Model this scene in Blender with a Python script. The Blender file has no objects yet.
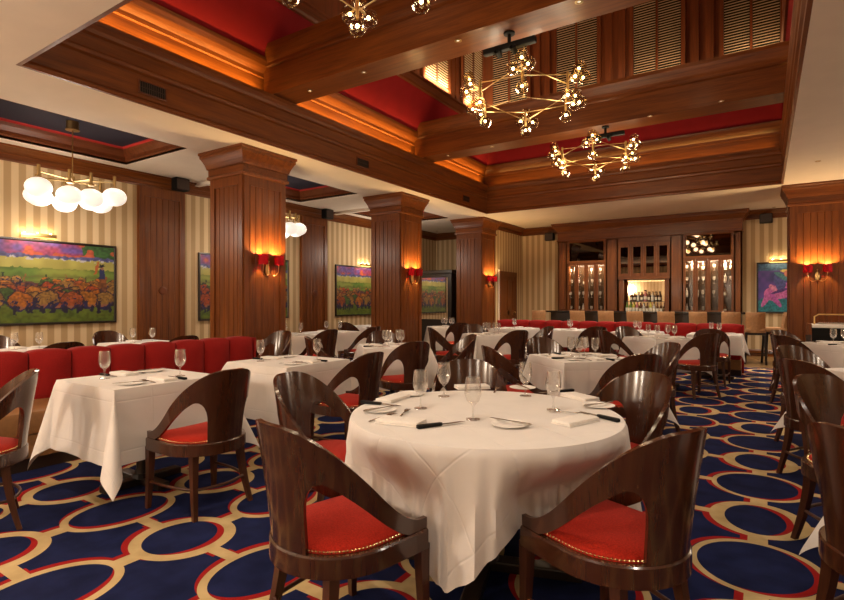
import bpy, bmesh, math, random
import numpy as np
from mathutils import Vector, Matrix
PI = math.pi
rnd = random.Random(7)
scn = bpy.context.scene
COL = scn.collection

# ------------------------------------------------------------------ camera geometry (eye at x=0, y=0)
EYE, F, CU, HV = 1.30, 525.0, 422.0, 302.0
SN, CS = math.sin(math.radians(33.1)), math.cos(math.radians(33.1))
def ray(u):
    o = (u-CU)/F
    return (-SN+CS*o, CS+SN*o)
def P(u, v, z):                    # point at height z seen at photo pixel u, v
    t = F*(EYE-z)/(v-HV)
    a, b = ray(u)
    return (a*t, b*t)
def XB(u, Y):
    a, b = ray(u); return a/b*Y
def ZB(u, v, Y):
    a, b = ray(u); return EYE+(HV-v)/F*(Y/b)

# ------------------------------------------------------------------ materials
def new_mat(name):
    m = bpy.data.materials.new(name); m.use_nodes = True
    nt = m.node_tree; b = nt.nodes['Principled BSDF']
    return m, nt, b
def N(nt, t, **kw):
    n = nt.nodes.new(t)
    for k, v in kw.items(): setattr(n, k, v)
    return n
def ramp(nt, fac, stops):
    r = N(nt, 'ShaderNodeValToRGB'); e = r.color_ramp.elements
    while len(e) > 1: e.remove(e[-1])
    e[0].position = stops[0][0]; e[0].color = (*stops[0][1], 1)
    for p, c in stops[1:]:
        x = e.new(p); x.color = (*c, 1)
    nt.links.new(fac, r.inputs['Fac'])
    return r.outputs['Color']
def plain(name, col, rough=.5, metal=0, spec=.5, coat=0, emis=None, estr=0, noise=0, nscale=40, bump=0, sheen=0):
    m, nt, b = new_mat(name)
    b.inputs['Base Color'].default_value = (*col, 1)
    b.inputs['Roughness'].default_value = rough; b.inputs['Metallic'].default_value = metal
    b.inputs['Specular IOR Level'].default_value = spec; b.inputs['Coat Weight'].default_value = coat
    b.inputs['Sheen Weight'].default_value = sheen
    if emis:
        b.inputs['Emission Color'].default_value = (*emis, 1); b.inputs['Emission Strength'].default_value = estr
    tc = N(nt, 'ShaderNodeTexCoord'); nz = N(nt, 'ShaderNodeTexNoise')
    nz.inputs['Scale'].default_value = nscale; nz.inputs['Detail'].default_value = 4
    nt.links.new(tc.outputs['Object'], nz.inputs['Vector'])
    if noise:
        c = ramp(nt, nz.outputs['Fac'], [(.3, tuple(x*(1-noise) for x in col)), (.7, tuple(min(1, x*(1+noise)) for x in col))])
        nt.links.new(c, b.inputs['Base Color'])
    if bump:
        bp = N(nt, 'ShaderNodeBump'); bp.inputs['Strength'].default_value = bump; bp.inputs['Distance'].default_value = .004
        nt.links.new(nz.outputs['Fac'], bp.inputs['Height']); nt.links.new(bp.outputs['Normal'], b.inputs['Normal'])
    return m
def wood(name, c1, c2, axis='Z', rough=.4, scale=1, coat=0, spec=.4, world=True):
    m, nt, b = new_mat(name)
    tc = N(nt, 'ShaderNodeTexCoord'); geo = N(nt, 'ShaderNodeNewGeometry')
    src = geo.outputs['Position'] if world else tc.outputs['Object']
    mp = N(nt, 'ShaderNodeMapping'); s = [14*scale]*3; s['XYZ'.index(axis)] = .9*scale
    mp.inputs['Scale'].default_value = s
    nt.links.new(src, mp.inputs['Vector'])
    nz = N(nt, 'ShaderNodeTexNoise'); nz.inputs['Scale'].default_value = 1; nz.inputs['Detail'].default_value = 6; nz.inputs['Roughness'].default_value = .6
    nz.inputs['Distortion'].default_value = .6
    nt.links.new(mp.outputs['Vector'], nz.inputs['Vector'])
    mp2 = N(nt, 'ShaderNodeMapping'); s2 = [90*scale]*3; s2['XYZ'.index(axis)] = 3*scale
    mp2.inputs['Scale'].default_value = s2; nt.links.new(src, mp2.inputs['Vector'])
    nz2 = N(nt, 'ShaderNodeTexNoise'); nz2.inputs['Scale'].default_value = 1; nz2.inputs['Detail'].default_value = 3
    nt.links.new(mp2.outputs['Vector'], nz2.inputs['Vector'])
    ma = N(nt, 'ShaderNodeMath', operation='MULTIPLY_ADD'); ma.inputs[1].default_value = .35
    nt.links.new(nz2.outputs['Fac'], ma.inputs[0])
    mb_ = N(nt, 'ShaderNodeMath', operation='MULTIPLY'); mb_.inputs[1].default_value = .65
    nt.links.new(nz.outputs['Fac'], mb_.inputs[0]); nt.links.new(mb_.outputs[0], ma.inputs[2])
    c = ramp(nt, ma.outputs[0], [(.36, c1), (.5, tuple((x+y)/2 for x, y in zip(c1, c2))), (.64, c2)])
    nt.links.new(c, b.inputs['Base Color'])
    b.inputs['Roughness'].default_value = rough; b.inputs['Coat Weight'].default_value = coat; b.inputs['Coat Roughness'].default_value = .12
    b.inputs['Specular IOR Level'].default_value = spec
    return m
def thin_glass(name, tint=(1, 1, 1), refl=.6, blend=.4, haze=0):
    m = bpy.data.materials.new(name); m.use_nodes = True; nt = m.node_tree
    nt.nodes.clear(); out = N(nt, 'ShaderNodeOutputMaterial'); mix = N(nt, 'ShaderNodeMixShader')
    tr = N(nt, 'ShaderNodeBsdfTransparent'); tr.inputs['Color'].default_value = (*tint, 1)
    gl = N(nt, 'ShaderNodeBsdfGlossy'); gl.inputs['Roughness'].default_value = .03; gl.inputs['Color'].default_value = (.95, .93, .9, 1)
    lw = N(nt, 'ShaderNodeLayerWeight'); lw.inputs['Blend'].default_value = blend
    mu = N(nt, 'ShaderNodeMath', operation='MULTIPLY'); mu.inputs[1].default_value = refl
    nt.links.new(lw.outputs['Facing'], mu.inputs[0])
    nt.links.new(mu.outputs[0], mix.inputs[0]); nt.links.new(tr.outputs[0], mix.inputs[1]); nt.links.new(gl.outputs[0], mix.inputs[2])
    last = mix.outputs[0]
    if haze:
        df = N(nt, 'ShaderNodeBsdfTranslucent'); df.inputs['Color'].default_value = (.95, .92, .86, 1)
        d2 = N(nt, 'ShaderNodeBsdfDiffuse'); d2.inputs['Color'].default_value = (.95, .92, .86, 1)
        hm = N(nt, 'ShaderNodeMixShader'); nt.links.new(df.outputs[0], hm.inputs[1]); nt.links.new(d2.outputs[0], hm.inputs[2])
        m2 = N(nt, 'ShaderNodeMixShader'); m2.inputs[0].default_value = haze
        nt.links.new(last, m2.inputs[1]); nt.links.new(hm.outputs[0], m2.inputs[2]); last = m2.outputs[0]
    nt.links.new(last, out.inputs['Surface'])
    return m
def stripes(name, axis, ca, cb, period=.18):
    m, nt, b = new_mat(name)
    geo = N(nt, 'ShaderNodeNewGeometry'); sx = N(nt, 'ShaderNodeSeparateXYZ'); nt.links.new(geo.outputs['Position'], sx.inputs[0])
    d = N(nt, 'ShaderNodeMath', operation='DIVIDE'); d.inputs[1].default_value = period; nt.links.new(sx.outputs[axis], d.inputs[0])
    f = N(nt, 'ShaderNodeMath', operation='FRACT'); nt.links.new(d.outputs[0], f.inputs[0])
    c = ramp(nt, f.outputs[0], [(0, ca), (.46, ca), (.5, cb), (.96, cb), (1, ca)])
    nt.links.new(c, b.inputs['Base Color']); b.inputs['Roughness'].default_value = .75; b.inputs['Specular IOR Level'].default_value = .2
    return m
def attr_mat(name, rough=.55):
    m, nt, b = new_mat(name); a = N(nt, 'ShaderNodeAttribute'); a.attribute_name = 'paint'
    nt.links.new(a.outputs['Color'], b.inputs['Base Color']); b.inputs['Roughness'].default_value = rough
    return m
def lamp(name, col, strength, base=(.9, .9, .9)):
    return plain(name, base, .3, emis=col, estr=strength)
def translucent(name, col, glow):
    m = bpy.data.materials.new(name); m.use_nodes = True; nt = m.node_tree; b = nt.nodes['Principled BSDF']
    b.inputs['Base Color'].default_value = (*col, 1); b.inputs['Roughness'].default_value = .8
    tr = N(nt, 'ShaderNodeBsdfTranslucent'); tr.inputs['Color'].default_value = (*glow, 1)
    mix = N(nt, 'ShaderNodeMixShader'); mix.inputs[0].default_value = .55; out = nt.nodes['Material Output']
    nt.links.new(b.outputs[0], mix.inputs[1]); nt.links.new(tr.outputs[0], mix.inputs[2]); nt.links.new(mix.outputs[0], out.inputs['Surface'])
    return m

W1, W2 = (.092, .0235, .0045), (.200, .057, .0095)
WD1, WD2 = (.085, .021, .006), (.165, .044, .013)
M = {}
M['wz'] = wood('cherry panelling', W1, W2, 'Z', .40, coat=.05, spec=.3)
M['wx'] = wood('cherry moulding across', W1, W2, 'X', .40, coat=.05, spec=.3)
M['wy'] = wood('cherry moulding along', W1, W2, 'Y', .40, coat=.05, spec=.3)
M['dz'] = wood('dark panelling', WD1, WD2, 'Z', .38, coat=.05, spec=.3)
M['dx'] = wood('dark moulding across', WD1, WD2, 'X', .38, coat=.05, spec=.3)
M['dy'] = wood('dark moulding along', WD1, WD2, 'Y', .38, coat=.05, spec=.3)
M['chair'] = wood('walnut chair finish', (.041, .0122, .0050), (.060, .0190, .0078), 'Z', .21, 1.8, coat=.5, spec=.5, world=False)
M['leg'] = wood('walnut leg finish', (.045, .0140, .0060), (.088, .0280, .0120), 'Z', .35, 1.8, coat=.3, world=False)
M['cream'] = plain('cream ceiling paint', (.78, .69, .57), .9, spec=.1, noise=.03, nscale=3)
M['redceil'] = plain('red ceiling paint', (.24, .008, .014), .8, spec=.2, noise=.05, nscale=5)
M['redline'] = plain('red trim paint', (.42, .025, .02), .7)
M['navy'] = plain('navy ceiling paint', (.009, .008, .022), .8)
M['wallY'] = stripes('striped wallpaper along', 'Y', (.62, .47, .28), (.42, .285, .145))
M['wallX'] = stripes('striped wallpaper across', 'X', (.62, .47, .28), (.42, .285, .145))
M['seat'] = plain('red woven upholstery', (.37, .019, .009), .9, spec=.1, noise=.3, nscale=190, bump=.25, sheen=.05)
M['banq'] = plain('red booth fabric', (.27, .013, .012), .9, spec=.1, noise=.22, nscale=220, bump=.2, sheen=.05)
M['tanl'] = plain('tan leather', (.47, .25, .11), .45, noise=.12, nscale=25, bump=.1)
M['brownl'] = plain('brown leather', (.26, .125, .045), .45, noise=.12, nscale=25)
M['kick'] = plain('dark plinth', (.03, .014, .008), .5)
M['linen'] = plain('white table linen', (.74, .70, .665), .9, spec=.15, noise=.03, nscale=8, bump=.05, sheen=.15)
def crease(m, step=.31):
    nt = m.node_tree; b = nt.nodes['Principled BSDF']; tc = N(nt, 'ShaderNodeTexCoord'); sp = N(nt, 'ShaderNodeSeparateXYZ')
    at = N(nt, 'ShaderNodeAttribute'); at.attribute_name = 'weave'; nt.links.new(at.outputs['Vector'], sp.inputs[0])
    outs = []
    for k in (0, 1):
        d = N(nt, 'ShaderNodeMath', operation='PINGPONG'); d.inputs[1].default_value = step/2; nt.links.new(sp.outputs[k], d.inputs[0])
        e = N(nt, 'ShaderNodeMapRange'); e.inputs[1].default_value = 0; e.inputs[2].default_value = .007; nt.links.new(d.outputs[0], e.inputs[0]); outs.append(e.outputs[0])
    mn = N(nt, 'ShaderNodeMath', operation='MINIMUM'); nt.links.new(outs[0], mn.inputs[0]); nt.links.new(outs[1], mn.inputs[1])
    bp = N(nt, 'ShaderNodeBump'); bp.inputs['Strength'].default_value = .36; bp.inputs['Distance'].default_value = .004
    nt.links.new(mn.outputs[0], bp.inputs['Height']); nt.links.new(bp.outputs['Normal'], b.inputs['Normal'])
crease(M['linen'])
M['napkin'] = plain('folded linen napkin', (.82, .78, .73), .9, spec=.15, noise=.03, nscale=60)
M['china'] = plain('white china', (.86, .82, .77), .4, spec=.3)
M['steel'] = plain('polished cutlery', (.40, .36, .32), .25, metal=1)
M['black'] = plain('black plastic', (.004, .004, .004), .6, spec=.2)
M['blackw'] = plain('black stained wood', (.016, .010, .007), .35)
M['brass'] = plain('brushed brass', (.62, .42, .17), .3, metal=1)
M['brassd'] = plain('aged brass', (.36, .24, .10), .38, metal=1)
M['nail'] = plain('brass nailheads', (.80, .58, .30), .25, metal=1)
M['glass'] = thin_glass('clear glass', (.985, .985, .985), .9, .32, .07)
M['barglass'] = thin_glass('shelf glassware', (.97, .96, .94), .9, .5, .30)
M['pane'] = thin_glass('door glass', (.97, .96, .95), .35, .3)
M['smoke'] = thin_glass('smoked globe glass', (.80, .70, .50), .5, .3)
M['cabback'] = plain('smoked mirror back', (.030, .018, .010), .15)
M['nichemirror'] = plain('bar mirror', (.42, .36, .29), .03, metal=1)
M['mirror'] = plain('mirror', (.80, .76, .70), .03, metal=1)
M['darkmirror'] = plain('dark mirror glass', (.06, .045, .035), .02, metal=1)
M['bulb'] = lamp('warm bulb', (1, .80, .48), 16)
M['bulbs'] = lamp('small warm bulb', (1, .78, .45), 30)
M['opal'] = lamp('opal globe', (1, .89, .76), .62)
M['lens'] = lamp('downlight lens', (1, .85, .65), .6)
M['shade'] = translucent('red lamp shade', (.48, .006, .022), (.10, .0015, .006))
M['slat'] = plain('light wooden slats', (.42, .27, .15), .5)
M['night'] = plain('night window glass', (.010, .008, .008), .08, spec=.6)
M['granite'] = plain('dark stone counter', (.012, .011, .010), .12, noise=.4, nscale=90)
M['paint'] = attr_mat('oil paint')
M['vent'] = plain('bronze grille', (.028, .012, .006), .5)
M['floorwood'] = wood('bar floorboards', (.16, .085, .03), (.30, .17, .065), 'X', .3)

def carpet_mat():
    m, nt, b = new_mat('patterned carpet')
    geo = N(nt, 'ShaderNodeNewGeometry'); sp = N(nt, 'ShaderNodeSeparateXYZ'); nt.links.new(geo.outputs['Position'], sp.inputs[0])
    def mt(op, a, c=None, d=None):
        n = N(nt, 'ShaderNodeMath', operation=op)
        for i, x in enumerate((a, c, d)):
            if x is None: continue
            if isinstance(x, (int, float)): n.inputs[i].default_value = x
            else: nt.links.new(x, n.inputs[i])
        return n.outputs[0]
    PX, PY = .665, .672
    gx = mt('DIVIDE', mt('SUBTRACT', sp.outputs[0], -2.69), PX); gy = mt('DIVIDE', mt('SUBTRACT', sp.outputs[1], 1.715), PY)
    i = mt('FLOOR', mt('ADD', gx, .5)); j = mt('FLOOR', mt('ADD', gy, .5))
    lx = mt('MULTIPLY', mt('SUBTRACT', gx, i), PX); ly = mt('MULTIPLY', mt('SUBTRACT', gy, j), PY)
    # two widths of carpet meet at x = -1.03 with the pattern dropped by half a repeat
    zone = mt('GREATER_THAN', sp.outputs[0], -1.028)
    par = mt('FLOORED_MODULO', mt('ADD', mt('ADD', i, j), zone), 2)                  # 0 thick ring, 1 thin ring
    def bil(p00, p10, p01, p11):                                                     # value by (ring kind, width of carpet)
        lo = mt('MULTIPLY_ADD', par, p10-p00, p00); hi = mt('MULTIPLY_ADD', par, p11-p01, p01)
        return mt('ADD', mt('MULTIPLY', lo, mt('SUBTRACT', 1, zone)), mt('MULTIPLY', hi, zone))
    AO = bil(.268, .250, .258, .295); BO = bil(.272, .325, .292, .312)
    AI = bil(.200, .208, .175, .262); BI = bil(.212, .282, .242, .279)
    def shape(ox, oy, grow):
        x = mt('SUBTRACT', lx, ox); y = mt('SUBTRACT', ly, oy)
        def ell(A, B): return mt('ADD', mt('POWER', mt('ABSOLUTE', mt('DIVIDE', x, A)), 2), mt('POWER', mt('ABSOLUTE', mt('DIVIDE', y, B)), 2))
        eo = ell(AO, BO)
        ring = mt('MULTIPLY', mt('LESS_THAN', eo, 1), mt('GREATER_THAN', ell(AI, BI), 1))
        lk = mt('MAXIMUM', mt('LESS_THAN', mt('ABSOLUTE', x), .047), mt('LESS_THAN', mt('ABSOLUTE', y), .036))
        return mt('MAXIMUM', ring, mt('MULTIPLY', lk, mt('GREATER_THAN', eo, 1)))
    cream = shape(0, 0, 0)
    oy = mt('MULTIPLY_ADD', par, .03, -.018)
    red = shape(-.036, oy, .002)
    nz = N(nt, 'ShaderNodeTexNoise'); nz.inputs['Scale'].default_value = 7; nz.inputs['Detail'].default_value = 5
    nt.links.new(geo.outputs['Position'], nz.inputs['Vector'])
    navy = ramp(nt, nz.outputs['Fac'], [(.3, (.0065, .010, .042)), (.7, (.013, .019, .076))])
    def mixc(f, c1, c2):
        n = N(nt, 'ShaderNodeMix', data_type='RGBA'); nt.links.new(f, n.inputs[0])
        for k, c in ((6, c1), (7, c2)):
            if isinstance(c, tuple): n.inputs[k].default_value = (*c, 1)
            else: nt.links.new(c, n.inputs[k])
        return n.outputs[2]
    c = mixc(red, navy, (.30, .012, .012)); c = mixc(cream, c, ramp(nt, nz.outputs['Fac'], [(.3, (.44, .32, .15)), (.7, (.60, .45, .23))]))
    nt.links.new(c, b.inputs['Base Color']); b.inputs['Roughness'].default_value = .95; b.inputs['Specular IOR Level'].default_value = .1
    n2 = N(nt, 'ShaderNodeTexNoise'); n2.inputs['Scale'].default_value = 500
    nt.links.new(geo.outputs['Position'], n2.inputs['Vector'])
    bp = N(nt, 'ShaderNodeBump'); bp.inputs['Strength'].default_value = .25; bp.inputs['Distance'].default_value = .004
    nt.links.new(n2.outputs['Fac'], bp.inputs['Height']); nt.links.new(bp.outputs['Normal'], b.inputs['Normal'])
    return m
M['carpet'] = carpet_mat()

# ------------------------------------------------------------------ mesh builder
class MB:
    def __init__(s): s.b = bmesh.new()
    def box(s, x0, x1, y0, y1, z0, z1, bev=0, mat=None):
        vs = [s.b.verts.new((x, y, z)) for x in (x0, x1) for y in (y0, y1) for z in (z0, z1)]
        fs = [s.b.faces.new([vs[k] for k in q]) for q in ((0,1,3,2),(4,6,7,5),(0,4,5,1),(2,3,7,6),(0,2,6,4),(1,5,7,3))]
        if bev:
            es = {e for f in fs for e in f.edges}
            r = bmesh.ops.bevel(s.b, geom=list(es), offset=bev, segments=2, profile=.6, affect='EDGES')
            vs = list({v for v in r['verts']} | {v for v in vs if v.is_valid})
        if mat is not None: bmesh.ops.transform(s.b, matrix=mat, verts=[v for v in vs if v.is_valid])
        return s
    def lathe(s, prof, n=20, c=(0, 0, 0), cap=True, mat=None):
        rings = []; allv = []
        for r, z in prof:
            if r < 1e-5:
                v = s.b.verts.new((c[0], c[1], c[2]+z)); rings.append([v]); allv.append(v)
            else:
                q = [s.b.verts.new((c[0]+r*math.cos(2*PI*k/n), c[1]+r*math.sin(2*PI*k/n), c[2]+z)) for k in range(n)]
                rings.append(q); allv += q
        for a, b in zip(rings, rings[1:]):
            for k in range(n):
                k2 = (k+1) % n
                if len(a) == 1 and len(b) == 1: continue
                if len(a) == 1: s.b.faces.new((a[0], b[k], b[k2]))
                elif len(b) == 1: s.b.faces.new((a[k], b[0], a[k2]))
                else: s.b.faces.new((a[k], b[k], b[k2], a[k2]))
        if cap:
            for q in (rings[0], rings[-1]):
                if len(q) > 2: s.b.faces.new(q)
        if mat is not None: bmesh.ops.transform(s.b, matrix=mat, verts=allv)
        return s
    def sphere(s, c, r, n=14, sq=1.0):
        k = max(6, n//2)
        return s.lathe([(r*math.sin(PI*i/k) if 0 < i < k else 0, -r*sq*math.cos(PI*i/k)) for i in range(k+1)], n, c, cap=False)
    def tube(s, pts, r, n=8, closed=False, radii=None):
        pts = [Vector(p) for p in pts]; rings = []; L = len(pts)
        up = None
        for i, p in enumerate(pts):
            if closed: d = pts[(i+1) % L]-pts[i-1]
            else: d = pts[min(i+1, L-1)]-pts[max(i-1, 0)]
            d.normalize()
            if up is None:
                up = Vector((0, 0, 1)) if abs(d.z) < .9 else Vector((1, 0, 0))
            a = d.cross(up)
            if a.length < 1e-4: a = d.cross(Vector((0, 1, 0)))
            a.normalize(); b2 = a.cross(d); up = b2
            rr = radii[i] if radii else r
            rings.append([s.b.verts.new(p+(a*math.cos(2*PI*k/n)+b2*math.sin(2*PI*k/n))*rr) for k in range(n)])
        for i in range(L if closed else L-1):
            A, B = rings[i], rings[(i+1) % L]
            for k in range(n): s.b.faces.new((A[k], A[(k+1) % n], B[(k+1) % n], B[k]))
        if not closed: s.b.faces.new(rings[0]); s.b.faces.new(rings[-1])
        return s
    def loft(s, loops, closed_ring=True, cap0=False, cap1=False):
        R = [[s.b.verts.new(p) for p in lp] for lp in loops]; n = len(R[0])
        for a, b in zip(R, R[1:]):
            for k in range(n if closed_ring else n-1):
                k2 = (k+1) % n; s.b.faces.new((a[k], a[k2], b[k2], b[k]))
        if cap0: s.b.faces.new(R[0])
        if cap1: s.b.faces.new(R[-1])
        return s
    def rect(s, x0, x1, y0, y1, prof, cap0=False, cap1=False):      # profile (offset outwards, z) swept round a rectangle
        return s.loft([[(x0-o, y0-o, z), (x1+o, y0-o, z), (x1+o, y1+o, z), (x0-o, y1+o, z)] for o, z in prof], True, cap0, cap1)
    def prism(s, poly, fn0, fn1):                                   # polygon mapped by two functions and joined
        return s.loft([[fn0(*p) for p in poly], [fn1(*p) for p in poly]], True, True, True)
    def done(s, name, mat, parent=None, smooth=None, loc=None):
        bmesh.ops.remove_doubles(s.b, verts=s.b.verts, dist=1e-6)
        bmesh.ops.recalc_face_normals(s.b, faces=s.b.faces)
        me = bpy.data.meshes.new(name); s.b.to_mesh(me); s.b.free()
        me.materials.append(mat)
        if smooth:
            me.polygons.foreach_set('use_smooth', [True]*len(me.polygons))
            me.set_sharp_from_angle(angle=math.radians(smooth))
        o = bpy.data.objects.new(name, me); COL.objects.link(o)
        if parent: o.parent = parent
        if loc: o.location = loc
        return o
def tag(o, label=None, cat=None, group=None, kind=None):
    if label: o['label'] = label
    if cat: o['category'] = cat
    if group: o['group'] = group
    if kind: o['kind'] = kind
    return o
def thing(name, label, cat, loc=(0, 0, 0), rz=0, group=None):
    o = bpy.data.objects.new(name, None); COL.objects.link(o); o.location = loc; o.rotation_euler = (0, 0, rz)
    o.empty_display_size = .1
    return tag(o, label, cat, group)
def struct(o): o['kind'] = 'structure'; return o
def sroot(name):
    o = bpy.data.objects.new(name, None); COL.objects.link(o); return struct(o)
def dup(o, loc=None, rz=None, label=None, group=None):
    def cp(x, par):
        c = x.copy(); COL.objects.link(c)
        if par: c.parent = par
        for ch in kids.get(x.name, ()): cp(ch, c)
        return c
    kids = {}
    for x in o.children_recursive: kids.setdefault(x.parent.name, []).append(x)
    r = cp(o, None)
    if loc is not None: r.location = loc
    if rz is not None: r.rotation_euler = (0, 0, rz)
    if label: r['label'] = label
    if group: r['group'] = group
    return r
class Kind:                                                          # first use is the prototype itself, then copies
    def __init__(s, make): s.make = make; s.o = None
    def put(s, loc, rz=0, label=None, group=None):
        if s.o is None:
            s.o = s.make(); o = s.o
            o.location = loc; o.rotation_euler = (0, 0, rz)
            if label: o['label'] = label
            if group: o['group'] = group
            return o
        return dup(s.o, loc, rz, label, group)
def light(kind, loc, power, col=(1, .72, .42), **kw):
    l = bpy.data.lights.new('lamp_or_fill_light', kind); l.energy = power; l.color = col
    rot = kw.pop('rot', None)
    for k, v in kw.items(): setattr(l, k, v)
    o = bpy.data.objects.new('lamp_or_fill_light', l); COL.objects.link(o); o.location = loc
    if rot: o.rotation_euler = rot
    return o
EXPO, CH_W, LW, CVW, LNW, PNW, FILLW, SLW = 0.24, 54, .76, .5, 14, 44, 42, 28
# ================================================================== THE ROOM
XL, XR, YN, YB, YL, HS = -8.95, 4.2, -2.6, 15.0, 14.55, 3.5
OX0, OX1, OY0, OY1 = -5.82, .30, 2.02, 11.88                # the raised well in the ceiling
def flat(name, pts, mat, parent=None):
    m = MB(); m.b.faces.new([m.b.verts.new(p) for p in pts]); return m.done(name, mat, parent)
struct(MB().box(XL, XR, YN, 12.35, -.06, 0).done('floor', M['carpet']))
struct(MB().box(XL, XR, 12.35, YB+.1, -.06, 0).done('floor_bar', M['floorwood']))
wl = struct(MB().box(XL-.1, XL, YN, YL+.1, 0, HS).done('wall_left', M['wallY']))
struct(MB().box(XL, -6.9, YL, YL+.1, 0, HS).done('wall_back_left', M['wallX']))
struct(MB().box(-6.25, -6.15, 13.1, YB, 0, HS).done('wall_side_back', M['wallY']))
struct(MB().box(-6.15, XR, YB, YB+.1, 0, HS).done('wall_back', M['wallX']))
struct(MB().box(XR, XR+.1, YN, YB, 0, HS).done('wall_right', M['wallY']))
struct(MB().box(XL, XR, YN-.1, YN, 0, HS).done('wall_front', M['wallX']))
struct(MB().box(-6.95, -6.26, 13.1, 14.6, 0, HS).done('wall_partition_back', M['wallY']))

# cream ceiling with coffers
CX0, CX1 = -8.55, -6.92
CY = ((2.22, 4.45), (5.98, 8.2), (9.75, 11.95))
m = MB(); H1 = HS+.06
m.box(XL-.1, XR+.1, YN-.1, OY0, HS, H1).box(XL-.1, XR+.1, OY1, YB+.1, HS, H1).box(OX1, XR+.1, OY0, OY1, HS, H1)
m.box(CX1, OX0, OY0, OY1, HS, H1).box(XL-.1, CX0, OY0, OY1, HS, H1)
ys = [OY0]+[y for c in CY for y in c]+[OY1]
for k in range(0, len(ys), 2):
    a, b_ = ys[k], ys[k+1]
    if b_ > a: m.box(CX0, CX1, a, b_, HS, H1)
# last coffer reaches a little past the well
struct(m.done('ceiling', M['cream']))
for k, (a, b_) in enumerate(CY):
    b_ = min(b_, OY1)
    r = sroot('ceiling_coffer_%d' % (k+1))
    MB().rect(CX0, CX1, a, b_, [(0, HS-.004), (.0, HS+.03), (-.03, HS+.05), (-.03, HS+.1), (-.08, HS+.16), (-.10, HS+.2)]).done('coffer_frame', M['dy'], r)
    MB().rect(CX0, CX1, a, b_, [(-.10, HS+.2), (-.10, HS+.225), (-.13, HS+.23)]).done('coffer_trim', M['redline'], r)
    MB().box(CX0, CX1, a, b_, HS+.23, HS+.26).done('coffer_panel', M['navy'], r)
# cream drop bands between column and wall panel
tr = sroot('trim_1')
for y in (5.86, 9.62):
    MB().box(XL, OX0-1.1, y, y+.10, HS-.05, HS).done('ceiling_band', M['cream'], tr)

# wood lining of the well
prof = [(.0, 3.50), (-.035, 3.50), (-.035, 3.545), (-.02, 3.56), (-.005, 3.58), (-.005, 3.83), (-.03, 3.85), (-.035, 3.885), (-.02, 3.90), (-.005, 3.92), (-.005, 4.05),
        (-.03, 4.07), (-.04, 4.11), (-.065, 4.15), (-.065, 4.20), (-.035, 4.20), (-.03, 4.13), (.14, 4.13), (.14, 4.46), (.11, 4.47), (.105, 4.52), (.06, 4.56), (.02, 4.60), (-.01, 4.66), (-.02, 4.70), (.10, 4.70)]
def side(name, p0, p1, q0, q1, mat):
    """one mitred side of the well: sweeps prof between two corners; q = outward direction at each corner"""
    mm = MB()
    A = [mm.b.verts.new((p0[0]+q0[0]*d, p0[1]+q0[1]*d, z)) for d, z in prof]
    B = [mm.b.verts.new((p1[0]+q1[0]*d, p1[1]+q1[1]*d, z)) for d, z in prof]
    for k in range(len(prof)-1): mm.b.faces.new((A[k], A[k+1], B[k+1], B[k]))
    return struct(mm.done(name, mat))
side('beam_1', (OX0, OY0), (OX0, OY1), (-1, -1), (-1, 1), M['wy'])
side('beam_2', (OX1, OY0), (OX1, OY1), (1, -1), (1, 1), M['wy'])
side('beam_3', (OX0, OY1), (OX1, OY1), (-1, 1), (1, 1), M['wx'])
side('beam_4', (OX0, OY0), (OX1, OY0), (-1, -1), (1, -1), M['wx'])
# sloping red ceiling up to the lantern
LX0, LX1, LY0, LY1, LZ, LT = -5.40, .27, 2.45, 11.40, 5.32, 7.8
def rl(x0, x1, y0, y1, z): return [(x0, y0, z), (x1, y0, z), (x1, y1, z), (x0, y1, z)]
struct(MB().loft([rl(OX0-.1, OX1+.1, OY0-.1, OY1+.1, 4.70), rl(OX0, OX1, OY0, OY1, 4.72), rl(LX0, LX1, LY0, LY1, LZ)]).done('ceiling_slope', M['redceil']))
# lantern: curb moulding, panelled walls, roof
struct(MB().rect(LX0, LX1, LY0, LY1, [(.02, LZ-.03), (-.03, LZ-.03), (-.05, LZ+.0), (-.05, LZ+.05), (-.02, LZ+.07), (-.02, LZ+.14), (-.05, LZ+.16), (-.05, LZ+.19), (.02, LZ+.20)]).done('trim_2', M['dy']))
struct(MB().rect(LX0, LX1, LY0, LY1, [(0, LZ), (0, LT)]).done('wall_lantern', M['dz']))
struct(MB().box(LX0, LX1, LY0, LY1, LT, LT+.05).done('ceiling_lantern', M['dx']))
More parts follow.
